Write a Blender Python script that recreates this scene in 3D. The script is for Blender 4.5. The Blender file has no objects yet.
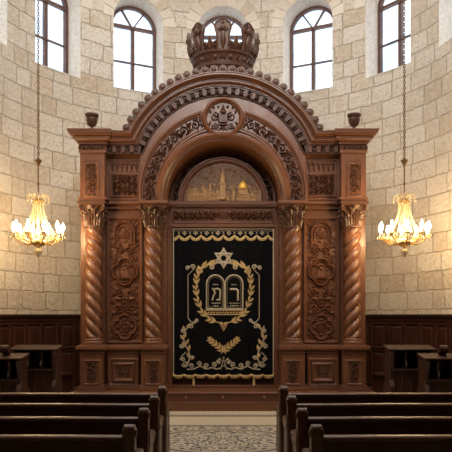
import bpy, bmesh, math, random
from math import sin, cos, pi, radians, sqrt, atan2
from mathutils import Vector, Matrix
random.seed(7)
SC = bpy.context.scene
COL = SC.collection
F, CX, HY, EYE = 671.0, 223.0, 315.0, 1.75      # focal length (px), principal point, eye height

def pxz(px, py, d):
    """photo pixel at distance d -> (X, Z) in metres"""
    return ((px - CX) * d / F, EYE + (HY - py) * d / F)

# ------------------------------------------------------------------ materials
def new_mat(name):
    m = bpy.data.materials.new(name); m.use_nodes = True
    nt = m.node_tree
    for n in list(nt.nodes): nt.nodes.remove(n)
    out = nt.nodes.new('ShaderNodeOutputMaterial')
    b = nt.nodes.new('ShaderNodeBsdfPrincipled')
    nt.links.new(b.outputs[0], out.inputs[0])
    return m, nt, b

class NB:
    """tiny node helper"""
    def __init__(s, nt): s.nt = nt
    def node(s, t, **kw):
        n = s.nt.nodes.new(t)
        for k, v in kw.items(): setattr(n, k, v)
        return n
    def put(s, sock, v):
        if isinstance(v, (int, float)): sock.default_value = v
        elif isinstance(v, tuple): sock.default_value = v
        else: s.nt.links.new(v, sock)
    def m(s, op, a, b=None, c=None, clamp=False):
        n = s.node('ShaderNodeMath', operation=op, use_clamp=clamp)
        s.put(n.inputs[0], a)
        if b is not None: s.put(n.inputs[1], b)
        if c is not None: s.put(n.inputs[2], c)
        return n.outputs[0]
    def ramp(s, fac, stops):
        n = s.node('ShaderNodeValToRGB')
        e = n.color_ramp.elements
        while len(e) < len(stops): e.new(0.5)
        for el, (p, c) in zip(e, stops):
            el.position = p; el.color = (*c, 1)
        s.put(n.inputs[0], fac)
        return n.outputs[0]
    def noise(s, vec, scale, detail=4, rough=.55):
        n = s.node('ShaderNodeTexNoise')
        if vec is not None: s.put(n.inputs['Vector'], vec)
        n.inputs['Scale'].default_value = scale; n.inputs['Detail'].default_value = detail
        n.inputs['Roughness'].default_value = rough
        return n.outputs[0]
    def mix(s, fac, a, b, mode='MIX'):
        n = s.node('ShaderNodeMix', data_type='RGBA', blend_type=mode)
        s.put(n.inputs[0], fac)
        for i, v in ((6, a), (7, b)):
            if isinstance(v, tuple) and len(v) == 3: v = (*v, 1)
            s.put(n.inputs[i], v)
        return n.outputs[2]
    def comb(s, x, y, z):
        n = s.node('ShaderNodeCombineXYZ')
        for i, v in enumerate((x, y, z)): s.put(n.inputs[i], v)
        return n.outputs[0]
    def smooth(s, v, a, b, c=0.0, d=1.0):
        n = s.node('ShaderNodeMapRange', interpolation_type='SMOOTHSTEP')
        s.put(n.inputs[0], v)
        for i, q in enumerate((a, b, c, d)): n.inputs[i + 1].default_value = q
        return n.outputs[0]
    def bump(s, h, strength, dist, bsdf):
        n = s.node('ShaderNodeBump')
        n.inputs['Strength'].default_value = strength; n.inputs['Distance'].default_value = dist
        s.put(n.inputs['Height'], h)
        s.nt.links.new(n.outputs[0], bsdf.inputs['Normal'])

def wood(name, c0, c1, rough=.38, stretch=(9, 9, 1.1), coat=.25):
    m, nt, b = new_mat(name); q = NB(nt)
    tc = q.node('ShaderNodeTexCoord')
    mp = q.node('ShaderNodeMapping'); mp.inputs['Scale'].default_value = stretch
    nt.links.new(tc.outputs['Object'], mp.inputs['Vector'])
    n1 = q.noise(mp.outputs[0], 3.0, 6, .6)
    n2 = q.noise(mp.outputs[0], 17.0, 3, .5)
    g = q.m('ADD', q.m('MULTIPLY', n1, .7), q.m('MULTIPLY', n2, .3))
    q.put(b.inputs['Base Color'], q.ramp(g, [(.3, c0), (.7, c1)]))
    q.put(b.inputs['Roughness'], q.smooth(n1, .3, .7, rough - .07, rough + .1))
    b.inputs['Coat Weight'].default_value = coat; b.inputs['Coat Roughness'].default_value = .25
    q.bump(n2, .06, .003, b)
    return m

def plain(name, col, rough=.5, metal=0.0, var=.12, scale=12):
    m, nt, b = new_mat(name); q = NB(nt)
    tc = q.node('ShaderNodeTexCoord')
    n = q.noise(tc.outputs['Object'], scale, 4)
    lo = tuple(c * (1 - var) for c in col); hi = tuple(min(1, c * (1 + var)) for c in col)
    q.put(b.inputs['Base Color'], q.ramp(n, [(.3, lo), (.7, hi)]))
    b.inputs['Roughness'].default_value = rough; b.inputs['Metallic'].default_value = metal
    return m

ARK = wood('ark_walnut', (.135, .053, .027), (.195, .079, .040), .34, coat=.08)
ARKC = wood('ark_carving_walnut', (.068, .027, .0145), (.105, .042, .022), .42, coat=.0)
PEWW = wood('pew_mahogany', (.038, .0135, .0075), (.066, .0235, .0125), .45, (1.1, 9, 9), .0)
PEWE = wood('pew_end_mahogany', (.062, .024, .0135), (.115, .045, .025), .36, (9, 9, 1.1), .25)
RAILW = wood('polished_highlit_pew_rail', (.10, .040, .022), (.165, .066, .037), .34, (1.1, 9, 9), .3)  # polished; base colour also lifted to carry the rail's highlight
STALLW = wood('stall_mahogany', (.030, .0105, .0055), (.060, .0205, .0105), .45, coat=.05)
WAINW = wood('wainscot_mahogany', (.032, .0095, .005), (.066, .020, .010), .36)
FRAMEW = plain('window_frame_brown', (.095, .042, .030), .5)
GOLDT = plain('gold_thread', (.58, .40, .17), .5, .25, .3, 300)
PALET = plain('pale_gold_thread', (.50, .42, .29), .5, .2, .3, 300)
BRONZED2 = plain('dark_bronzed_walnut', (.15, .07, .032), .42, .15, .4, 26)
BRONZED = plain('bronzed_walnut', (.26, .13, .055), .42, .15, .45, 26)
GILT = plain('gilt_dome', (.80, .45, .07), .42, .25, .1)
GILTR = plain('rubbed_gilt_walnut', (.40, .215, .08), .42, .3, .45, 26)
BRASS = plain('aged_brass', (.60, .40, .16), .3, .85, .15)
DBRASS = plain('dark_brass_chain', (.20, .125, .055), .4, .8, .2)
VELVET = plain('black_velvet', (.0035, .0035, .0045), .85, 0, .3, 40)
VELVET.node_tree.nodes['Principled BSDF'].inputs['Specular IOR Level'].default_value = .12
PLASTER = plain('pale_limestone_reveal', (.83, .79, .72), .9, 0, .14, 14)
WAX = plain('ivory_candle_sleeve', (.80, .72, .55), .5)

def crystal():
    m, nt, b = new_mat('warm_crystal')
    q = NB(nt); tc = q.node('ShaderNodeTexCoord')
    q.put(b.inputs['Base Color'], q.ramp(q.noise(tc.outputs['Object'], 30), [(.3, (.66, .53, .32)), (.7, (.80, .70, .50))]))
    b.inputs['Roughness'].default_value = .06; b.inputs['Transmission Weight'].default_value = .35
    b.inputs['IOR'].default_value = 1.5
    return m
CRYSTAL = crystal()

def flame():
    m, nt, b = new_mat('lit_bulb')
    q = NB(nt); tc = q.node('ShaderNodeTexCoord')
    col = q.ramp(q.noise(tc.outputs['Object'], 5), [(.3, (1, .66, .30)), (.7, (1, .72, .36))])
    q.put(b.inputs['Base Color'], col); q.put(b.inputs['Emission Color'], col)
    b.inputs['Emission Strength'].default_value = 330.0
    return m
BULB = flame()

def glass():
    m, nt, b = new_mat('window_glass'); q = NB(nt)
    nt.nodes.remove(b)
    out = [n for n in nt.nodes if n.type == 'OUTPUT_MATERIAL'][0]
    tr = q.node('ShaderNodeBsdfTransparent'); gl = q.node('ShaderNodeBsdfGlossy')
    tc = q.node('ShaderNodeTexCoord')
    q.put(tr.inputs[0], q.ramp(q.noise(tc.outputs['Object'], 2.2, 3), [(.35, (.70, .78, .86)), (.6, (.95, .97, 1))]))
    gl.inputs['Roughness'].default_value = .08
    fr = q.node('ShaderNodeFresnel'); fr.inputs[0].default_value = 1.45
    mx = q.node('ShaderNodeMixShader')
    geo = q.node('ShaderNodeNewGeometry'); q.put(mx.inputs[0], q.m('MULTIPLY', fr.outputs[0], q.m('SUBTRACT', 1.0, geo.outputs['Backfacing']))); nt.links.new(tr.outputs[0], mx.inputs[1]); nt.links.new(gl.outputs[0], mx.inputs[2])
    nt.links.new(mx.outputs[0], out.inputs[0])
    return m
GLASS = glass()

STONE_STOPS = [(0, (.50, .405, .30)), (.10, (.57, .49, .395)), (.35, (.625, .555, .47)), (.6, (.66, .60, .52)), (.87, (.70, .645, .57)), (1, (.57, .47, .36))]
def stone():
    m, nt, b = new_mat('ashlar_limestone'); q = NB(nt)
    uv = q.node('ShaderNodeUVMap'); uv.uv_map = 'UVMap'
    sp = q.node('ShaderNodeSeparateXYZ'); nt.links.new(uv.outputs[0], sp.inputs[0])
    wob = q.noise(uv.outputs[0], 5.0, 3)
    wob2 = q.noise(uv.outputs[0], 4.3, 3)
    wv = q.m('MULTIPLY', q.m('SUBTRACT', wob, .5), .05)
    s = q.m('ADD', sp.outputs[0], wv)
    z = q.m('ADD', sp.outputs[1], q.m('MULTIPLY', q.m('SUBTRACT', wob2, .5), .045))
    h, w = .372, 1.12
    zr = q.m('DIVIDE', z, h)
    row = q.m('FLOOR', zr)
    fz = q.m('FRACT', zr)
    wn = q.node('ShaderNodeTexWhiteNoise', noise_dimensions='1D'); q.put(wn.inputs['W'], q.m('ADD', row, .37))
    cell = q.m('DIVIDE', q.m('ADD', s, q.m('MULTIPLY', wn.outputs[0], 9.0)), w)
    cid = q.m('FLOOR', cell); fx = q.m('FRACT', cell)
    w2 = q.node('ShaderNodeTexWhiteNoise', noise_dimensions='2D'); q.put(w2.inputs['Vector'], q.comb(q.m('ADD', cid, .5), q.m('ADD', row, .5), 0.0))
    split = q.m('ADD', q.m('MULTIPLY', w2.outputs[0], .36), .32)
    half = q.m('GREATER_THAN', fx, split)
    d1 = q.m('MULTIPLY', q.m('ABSOLUTE', q.m('SUBTRACT', fx, split)), w)
    d2 = q.m('MULTIPLY', q.m('MINIMUM', fx, q.m('SUBTRACT', 1.0, fx)), w)
    d3 = q.m('MULTIPLY', q.m('MINIMUM', fz, q.m('SUBTRACT', 1.0, fz)), h)
    dist = q.m('MINIMUM', q.m('MINIMUM', d1, d2), d3)
    jn = q.m('ADD', dist, q.m('MULTIPLY', q.m('SUBTRACT', q.noise(uv.outputs[0], 22, 2), .5), .014))
    face = q.smooth(jn, .002, .016)
    w3 = q.node('ShaderNodeTexWhiteNoise', noise_dimensions='3D'); q.put(w3.inputs['Vector'], q.comb(q.m('ADD', cid, .5), q.m('ADD', row, .5), q.m('ADD', half, .5)))
    base = q.ramp(w3.outputs[0], STONE_STOPS)
    mott = q.noise(uv.outputs[0], 9, 6, .65)
    base = q.mix(q.smooth(mott, .38, .7, 0, .6), base, (.76, .71, .63))
    vein = q.noise(uv.outputs[0], 15, 5, .7)
    base = q.mix(q.smooth(vein, .5, .66, 0, .7), base, (.48, .385, .285))
    big = q.noise(uv.outputs[0], 2.1, 5, .6)
    base = q.mix(q.smooth(big, .5, .75, 0, .5), base, (.53, .41, .28))
    pit = q.smooth(q.noise(uv.outputs[0], 34, 3, .6), .58, .72)
    base = q.mix(q.m('MULTIPLY', pit, .5), base, (.42, .33, .235))
    col = q.mix(face, (.52, .44, .345), base)
    q.put(b.inputs['Base Color'], col)
    b.inputs['Roughness'].default_value = .92
    b.inputs['Specular IOR Level'].default_value = .2
    hgt = q.m('ADD', q.m('MULTIPLY', face, .3), q.m('ADD', q.m('MULTIPLY', mott, .6), q.m('MULTIPLY', pit, -.25)))
    q.bump(hgt, 1.0, .07, b)
    return m
STONE = stone()

def voussoir():
    m, nt, b = new_mat('voussoir_limestone'); q = NB(nt)
    g = q.node('ShaderNodeNewGeometry'); tc = q.node('ShaderNodeTexCoord')
    base = q.ramp(g.outputs['Random Per Island'], STONE_STOPS)
    mott = q.noise(tc.outputs['Object'], 9, 6, .65)
    q.put(b.inputs['Base Color'], q.mix(q.smooth(mott, .35, .75, 0, .45), base, (.72, .65, .54)))
    b.inputs['Roughness'].default_value = .92
    q.bump(mott, .5, .02, b)
    return m
VOUSS = voussoir()

def floor_mat():
    m, nt, b = new_mat('polished_limestone_paving'); q = NB(nt)
    tc = q.node('ShaderNodeTexCoord')
    br = q.node('ShaderNodeTexBrick'); nt.links.new(tc.outputs['Object'], br.inputs['Vector'])
    br.inputs['Scale'].default_value = 1.0; br.inputs['Brick Width'].default_value = .6; br.inputs['Row Height'].default_value = .6
    br.offset = 0; br.inputs['Mortar Size'].default_value = .006
    br.inputs['Color1'].default_value = (.52, .44, .33, 1); br.inputs['Color2'].default_value = (.47, .39, .29, 1); br.inputs['Mortar'].default_value = (.3, .25, .18, 1)
    n = q.noise(tc.outputs['Object'], 6, 5)
    q.put(b.inputs['Base Color'], q.mix(q.smooth(n, .3, .8, 0, .4), br.outputs[0], (.40, .32, .23)))
    b.inputs['Roughness'].default_value = .35
    return m
FLOORM = floor_mat()

RUG_HX, RUG_Y0, RUG_Y1 = 1.45, 8.42, 12.06
def rug_mat():
    """woven rug: cream field with a dense blue, brown and ivory arabesque, plain band and narrow borders (object space, origin at rug centre)"""
    m, nt, b = new_mat('arabesque_rug'); q = NB(nt)
    tc = q.node('ShaderNodeTexCoord')
    sp = q.node('ShaderNodeSeparateXYZ'); nt.links.new(tc.outputs['Object'], sp.inputs[0])
    x, y = sp.outputs[0], sp.outputs[1]
    hy = (RUG_Y1 - RUG_Y0) / 2
    e = q.m('SUBTRACT', hy, y)                       # distance from the far edge
    # arabesque: warped ring waves + voronoi cells
    ax = q.m('ABSOLUTE', x)
    wob = q.node('ShaderNodeTexNoise'); wob.inputs['Scale'].default_value = 5.0; wob.inputs['Detail'].default_value = 2
    nt.links.new(q.comb(ax, y, 0.0), wob.inputs['Vector'])
    w = wob.outputs[0]
    swirl = q.m('SINE', q.m('ADD', q.m('MULTIPLY', w, 42.0), q.m('MULTIPLY', q.m('SINE', q.m('MULTIPLY', ax, 16.0)), 1.6)))
    swirl2 = q.m('SINE', q.m('ADD', q.m('MULTIPLY', y, 21.0), q.m('MULTIPLY', w, 30.0)))
    vo = q.node('ShaderNodeTexVoronoi'); vo.inputs['Scale'].default_value = 7.5
    nt.links.new(q.comb(ax, y, 0.0), vo.inputs['Vector'])
    pat = q.m('ADD', q.m('MULTIPLY', swirl, .65), q.m('MULTIPLY', swirl2, .55))
    col = q.ramp(q.smooth(pat, -.8, .8), [(0, (.025, .035, .065)), (.26, (.09, .085, .09)), (.44, (.27, .235, .20)), (.58, (.60, .56, .48)), (1, (.50, .46, .385))])
    col = q.mix(q.smooth(vo.outputs['Distance'], .03, .018), col, (.05, .065, .12))
    col = q.mix(q.smooth(vo.outputs['Distance'], .30, .16, 0, .55), col, (.44, .36, .26))
    # big oval medallion lines
    ry = q.m('ADD', y, .95)
    rr = q.m('SQRT', q.m('ADD', q.m('MULTIPLY', q.m('MULTIPLY', x, x), .8), q.m('MULTIPLY', ry, ry)))
    for r0, c in ((.92, (.42, .35, .26)), (.86, (.07, .08, .12)), (.80, (.42, .35, .26))):
        col = q.mix(q.smooth(q.m('ABSOLUTE', q.m('SUBTRACT', rr, r0)), .04, .028), col, c)
    plainc = (.50, .44, .35)
    def band(a, bb):
        return q.m('MULTIPLY', q.m('GREATER_THAN', e, a), q.m('LESS_THAN', e, bb))
    fig = q.smooth(q.m('SINE', q.m('ADD', q.m('MULTIPLY', x, 60.0), q.m('MULTIPLY', q.m('SINE', q.m('MULTIPLY', e, 70.0)), 2.0))), -.3, .3)
    bord = q.mix(fig, (.085, .08, .085), (.33, .28, .22))
    col = q.mix(q.m('LESS_THAN', e, 1.62), col, bord)
    col = q.mix(q.m('LESS_THAN', e, 1.46), col, plainc)
    col = q.mix(band(.36, .62), col, bord)
    nn = q.noise(tc.outputs['Object'], 60, 3)
    col = q.mix(q.smooth(nn, .3, .7, 0, .15), col, (.25, .2, .15))
    q.put(b.inputs['Base Color'], col)
    b.inputs['Roughness'].default_value = .9
    q.bump(nn, .4, .004, b)
    return m
RUGM = rug_mat()

# ------------------------------------------------------------------ mesh builder
class MB:
    def __init__(s): s.v, s.f, s.uv = [], [], {}
    def vert(s, p): s.v.append(tuple(p)); return len(s.v) - 1
    def face(s, *i): s.f.append(tuple(i))
    def add(s, pts, faces):
        o = len(s.v); s.v += [tuple(p) for p in pts]
        s.f += [tuple(o + k for k in f) for f in faces]
    def box(s, x0, x1, y0, y1, z0, z1):
        p = [(x, y, z) for z in (z0, z1) for y in (y0, y1) for x in (x0, x1)]
        s.add(p, [(0, 2, 3, 1), (4, 5, 7, 6), (0, 1, 5, 4), (2, 6, 7, 3), (0, 4, 6, 2), (1, 3, 7, 5)])
    def boxp(s, a, b, t, bt, df, db):
        """box whose front face (at distance df) covers pixels x a..b, y t..bt"""
        x0, z1 = pxz(a, t, df); x1, z0 = pxz(b, bt, df)
        s.box(x0, x1, df, db, z0, z1)
    def grid(s, rows, closed_u=False, closed_v=False):
        nv, nu = len(rows), len(rows[0]); o = len(s.v)
        for r in rows: s.v += [tuple(p) for p in r]
        for j in range(nv if closed_v else nv - 1):
            for i in range(nu if closed_u else nu - 1):
                a = o + j * nu + i; b_ = o + j * nu + (i + 1) % nu
                c = o + ((j + 1) % nv) * nu + (i + 1) % nu; d = o + ((j + 1) % nv) * nu + i
                s.f.append((a, b_, c, d))
        return o
    def lathe(s, prof, c=(0, 0, 0), n=24, cap=True):
        rows = [[(c[0] + r * cos(2 * pi * k / n), c[1] + r * sin(2 * pi * k / n), c[2] + z) for k in range(n)] for r, z in prof]
        o = s.grid(rows, closed_u=True)
        if cap:
            s.f.append(tuple(o + k for k in range(n))); e = o + (len(prof) - 1) * n
            s.f.append(tuple(e + k for k in range(n)))
    def tube(s, pts, r, n=6, closed=False):
        pts = [Vector(p) for p in pts]; rows = []
        N = len(pts); up = None
        for i, p in enumerate(pts):
            if closed: t = pts[(i + 1) % N] - pts[i - 1]
            else: t = pts[min(i + 1, N - 1)] - pts[max(i - 1, 0)]
            if t.length < 1e-9: t = Vector((0, 0, 1))
            t.normalize()
            if up is None:
                up = Vector((0, 0, 1)) if abs(t.z) < .9 else Vector((1, 0, 0))
            a = (up - t * up.dot(t))
            if a.length < 1e-6: a = t.orthogonal()
            a.normalize(); up = a; b_ = t.cross(a)
            ri = r[i] if isinstance(r, (list, tuple)) else r
            rows.append([p + a * (ri * cos(2 * pi * k / n)) + b_ * (ri * sin(2 * pi * k / n)) for k in range(n)])
        o = s.grid(rows, closed_u=True, closed_v=closed)
        if not closed:
            s.f.append(tuple(o + k for k in range(n))); e = o + (N - 1) * n
            s.f.append(tuple(e + k for k in range(n)))
    def ball(s, c, rx, ry=None, rz=None, n=10, m=6):
        ry = rx if ry is None else ry; rz = rx if rz is None else rz
        rows = []
        for j in range(m + 1):
            t = -pi / 2 + pi * j / m; cr = max(cos(t), .02)
            rows.append([(c[0] + rx * cr * cos(2 * pi * k / n), c[1] + ry * cr * sin(2 * pi * k / n), c[2] + rz * sin(t)) for k in range(n)])
        o = s.grid(rows, closed_u=True)
        s.f.append(tuple(o + k for k in range(n))); s.f.append(tuple(o + m * n + k for k in range(n)))
    def prism(s, poly, M, h0, h1):
        """polygon (a,b) mapped by M(a,b,h), extruded h0..h1"""
        n = len(poly); o = len(s.v)
        s.v += [tuple(M(a, b, h0)) for a, b in poly] + [tuple(M(a, b, h1)) for a, b in poly]
        s.f.append(tuple(o + k for k in range(n))); s.f.append(tuple(o + n + k for k in range(n)))
        for k in range(n): s.f.append((o + k, o + (k + 1) % n, o + n + (k + 1) % n, o + n + k))
    def sweep(s, path, prof, M, closed=False, taper=None, close_prof=False, caps=True):
        """sweep profile [(n,h)] along 2D path; n to the left of the travel, h along M's third axis"""
        N = len(path); rows = []
        for i in range(N):
            p = Vector(path[i])
            d1 = d2 = None
            if closed or i > 0: d1 = (p - Vector(path[i - 1]))
            if closed or i < N - 1: d2 = (Vector(path[(i + 1) % N]) - p)
            if d1 is None or d1.length < 1e-9: d1 = d2
            if d2 is None or d2.length < 1e-9: d2 = d1
            d1 = d1.normalized(); d2 = d2.normalized()
            n1 = Vector((-d1.y, d1.x)); n2 = Vector((-d2.y, d2.x))
            b_ = n1 + n2
            if b_.length < 1e-6: b_ = n1
            b_.normalize(); k = 1 / max(.35, b_.dot(n1)); t = taper[i] if taper else 1.0
            rows.append([M(p.x + b_.x * k * n * t, p.y + b_.y * k * n * t, h * t if taper else h) for n, h in prof])
        o = s.grid(rows, closed_u=close_prof, closed_v=closed)
        if caps and not closed and len(prof) > 2:
            q = len(prof)
            s.f.append(tuple(o + k for k in range(q))); s.f.append(tuple(o + (N - 1) * q + k for k in range(q)))
    # --- relief carving primitives
    def ridge(s, path, w, hh, M, h0=0.0, closed=False, taper=None):
        t = taper or None
        prof = [(-w, 0), (-w * .6, hh * .75), (0, hh), (w * .6, hh * .75), (w, 0)]
        MM = (lambda a, b_, h: M(a, b_, h0 + h))
        s.sweep(path, prof, MM, closed, t, caps=False)
    def dome(s, c, rx, ry, hh, M, h0=0.0, rot=0.0, n=10):
        rows = []
        for t, q in ((1, 0), (.85, .55), (.5, .88), (.04, 1)):
            rows.append([M(c[0] + t * (rx * cos(2 * pi * k / n) * cos(rot) - ry * sin(2 * pi * k / n) * sin(rot)),
                           c[1] + t * (rx * cos(2 * pi * k / n) * sin(rot) + ry * sin(2 * pi * k / n) * cos(rot)), h0 + hh * q) for k in range(n)])
        o = s.grid(rows, closed_u=True); s.f.append(tuple(o + 3 * n + k for k in range(n)))
    def leaf(s, c, ang, L, W, hh, M, h0=0.0):
        ca, sa = cos(ang), sin(ang)
        def P(u, v, h): return M(c[0] + u * ca - v * sa, c[1] + u * sa + v * ca, h0 + h)
        us = [(0, .05), (.25, .8), (.5, 1), (.75, .7), (1, .03)]
        rows = [[P(u * L, -W / 2 * k, 0), P(u * L, -W / 4 * k, hh * .8 * min(1, k * 1.5)), P(u * L, 0, hh * .55 * min(1, k * 2)), P(u * L, W / 4 * k, hh * .8 * min(1, k * 1.5)), P(u * L, W / 2 * k, 0)] for u, k in us]
        s.grid(rows)
    def mirrored(s):
        m = MB(); m.v = [(-x, y, z) for x, y, z in s.v]; m.f = [tuple(reversed(f)) for f in s.f]; return m
    def build(s, name, mat, parent=None, loc=None, smooth=40, bevel=0.0):
        me = bpy.data.meshes.new(name)
        base = Vector(loc) if loc is not None else (ROOTS.get(parent.name, Vector((0, 0, 0))) if parent else Vector((0, 0, 0)))
        me.from_pydata([(x - base.x, y - base.y, z - base.z) for x, y, z in s.v], [], s.f)
        bm = bmesh.new(); bm.from_mesh(me)
        bmesh.ops.recalc_face_normals(bm, faces=bm.faces)
        bm.to_mesh(me); bm.free()
        if smooth:
            for p in me.polygons: p.use_smooth = True
            me.set_sharp_from_angle(angle=radians(smooth))
        me.materials.append(mat)
        o = bpy.data.objects.new(name, me); COL.objects.link(o)
        if parent:
            o.parent = parent; ROOTS[o.name] = base
        else: o.location = base
        if bevel:
            bv = o.modifiers.new('bevel', 'BEVEL'); bv.width = bevel; bv.segments = 2; bv.limit_method = 'ANGLE'; bv.angle_limit = radians(50)
        return o
ROOTS = {}

def thing(name, loc, label, cat, group=None):
    o = bpy.data.objects.new(name, None); COL.objects.link(o)
    o.location = loc; o.empty_display_size = .2
    o['label'] = label; o['category'] = cat
    if group: o['group'] = group
    ROOTS[o.name] = Vector(loc)
    return o
def tag(o, label, cat, group=None):
    o['label'] = label; o['category'] = cat
    if group: o['group'] = group
def structure(o): o['kind'] = 'structure'; return o

def copy_tree(o, parent=None):
    c = o.copy(); COL.objects.link(c)
    if parent: c.parent = parent
    for ch in list(o.children): copy_tree(ch, c)
    return c

def front(d):
    return lambda X, Z, h: (X, d - h, Z)
def arc_pts(cx, cz, r, a0, a1, n):
    return [(cx + r * cos(radians(a0 + (a1 - a0) * i / n)), cz + r * sin(radians(a0 + (a1 - a0) * i / n))) for i in range(n + 1)]
def spiral(cx, cz, r0, r1, a0, turns, n=18):
    return [(cx + (r0 + (r1 - r0) * i / n) * cos(a0 + 2 * pi * turns * i / n), cz + (r0 + (r1 - r0) * i / n) * sin(a0 + 2 * pi * turns * i / n)) for i in range(n + 1)]
def rect_path(x0, x1, z0, z1): return [(x0, z0), (x0, z1), (x1, z1), (x1, z0)]      # clockwise: left of travel is outwards

def rinceau(mb, L, W, n, M, h0=0.0, hh=.02, w=None, fill=True):
    hh = hh * 1.5
    """scrolling foliage along u in 0..L, v in -W/2..W/2"""
    p = L / n; w = w or W * .055
    R = min(p * .46, W * .40)
    for k in range(n):
        uc = (k + .5) * p; sg = 1 if k % 2 == 0 else -1
        st = -pi / 2 * sg
        pts = spiral(uc, 0, R, R * .22, st, 1.35 * sg, 20)
        tp = [1 - .45 * i / 20 for i in range(21)]
        mb.ridge(pts, w, hh, M, h0, taper=tp)
        mb.dome((uc, 0), R * .24, R * .24, hh * 1.1, M, h0, n=8)
        for a in (0, 1, 2, 3, 4):
            an = st + sg * (a * 1.15 + .5)
            mb.leaf((uc + R * .95 * cos(an), R * .95 * sin(an)), an + sg * .7, R * .62, R * .42, hh * .95, M, h0)
        if k < n - 1:
            mb.ridge([(uc + R * .6, -sg * R * .85), (uc + p / 2, -sg * R * .2), (uc + p - R * .6, sg * R * .85)], w, hh, M, h0)
        if fill:
            mb.leaf((uc + p * .48, sg * R * .1), sg * pi / 2, W * .44 - R * .1, R * .5, hh * .9, M, h0)
            mb.leaf((uc + p * .48, -sg * R * .1), -sg * pi / 2, W * .44 - R * .1, R * .5, hh * .9, M, h0)

def moulded_frame(mb, x0, x1, z0, z1, w, hh, M, h0=0.0):
    """picture-frame moulding outside the rectangle"""
    prof = [(0, -.03), (0, hh * .3), (w * .25, hh * .55), (w * .4, hh), (w * .7, hh), (w * .85, hh * .5), (w, hh * .45), (w, -.03)]
    mb.sweep(rect_path(x0, x1, z0, z1), prof, lambda a, b, h: M(a, b, h0 + h), closed=True, close_prof=True)

# =================================================================== SETTING
R0, ZC = 4.4, 11.6                       # apse radius, distance of its axis
def wallpos(s, z, h):
    """s = arc length from the middle of the apse, h = inwards"""
    r = R0 - h; lim = R0 * pi / 2
    if s > lim: return (r, ZC - (s - lim), z)
    if s < -lim: return (-r, ZC - (-s - lim), z)
    t = s / R0
    return (r * sin(t), ZC + r * cos(t), z)
WT = 9.9                                 # ceiling height
SILL, SPR, HW = 6.93, 8.52, .60
BAY = radians(26.5) * R0
class UVMB(MB):
    pass
wall = MB(); wuv = []
def wq(s0, s1, z0a, z0b, z1a, z1b):
    o = len(wall.v)
    for s, z in ((s0, z0a), (s1, z0b), (s1, z1b), (s0, z1a)):
        wall.v.append(wallpos(s, z, 0)); wuv.append((s, z))
    wall.f.append((o, o + 1, o + 2, o + 3))
def archz(x): return SPR + sqrt(max(0, HW * HW - x * x))
for b in range(-3, 4):
    sc = b * BAY
    cuts = [-BAY / 2 + (BAY / 2 - HW) * i / 5 for i in range(5)]
    inn = [-HW * cos(pi * i / 20) for i in range(21)]
    cuts2 = [HW + (BAY / 2 - HW) * i / 5 for i in range(1, 6)]
    xs = cuts + inn + cuts2
    for a, c in zip(xs, xs[1:]):
        if a >= -HW - 1e-6 and c <= HW + 1e-6:
            wq(sc + a, sc + c, 0, 0, SILL, SILL)
            wq(sc + a, sc + c, archz(a), archz(c), WT, WT)
        else:
            wq(sc + a, sc + c, 0, 0, WT, WT)
o = wall.build('wall_apse', STONE, smooth=0)
def set_uv(o, uvs):
    me = o.data; l = me.uv_layers.new(name='UVMap')
    for lp in me.loops: l.data[lp.index].uv = uvs[lp.vertex_index]
set_uv(o, wuv); structure(o)
for p in o.data.polygons: p.use_smooth = True
# nave walls
sE = 3.5 * BAY
nearY = ZC - (sE - R0 * pi / 2)
for sd, nm in ((-1, 'wall_left'), (1, 'wall_right')):
    w = MB(); u = []
    for q in (-1.0, nearY):
        pass
    ys = [nearY, 8, 4, 0, -2]
    for y0, y1 in zip(ys, ys[1:]):
        k = len(w.v)
        for y, z in ((y0, 0), (y1, 0), (y1, WT), (y0, WT)):
            w.v.append((sd * R0, y, z)); u.append((sd * (R0 * pi / 2 + ZC - y), z))
        w.f.append((k, k + 1, k + 2, k + 3))
    ow = w.build(nm, STONE, smooth=0); set_uv(ow, u); structure(ow)

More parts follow.
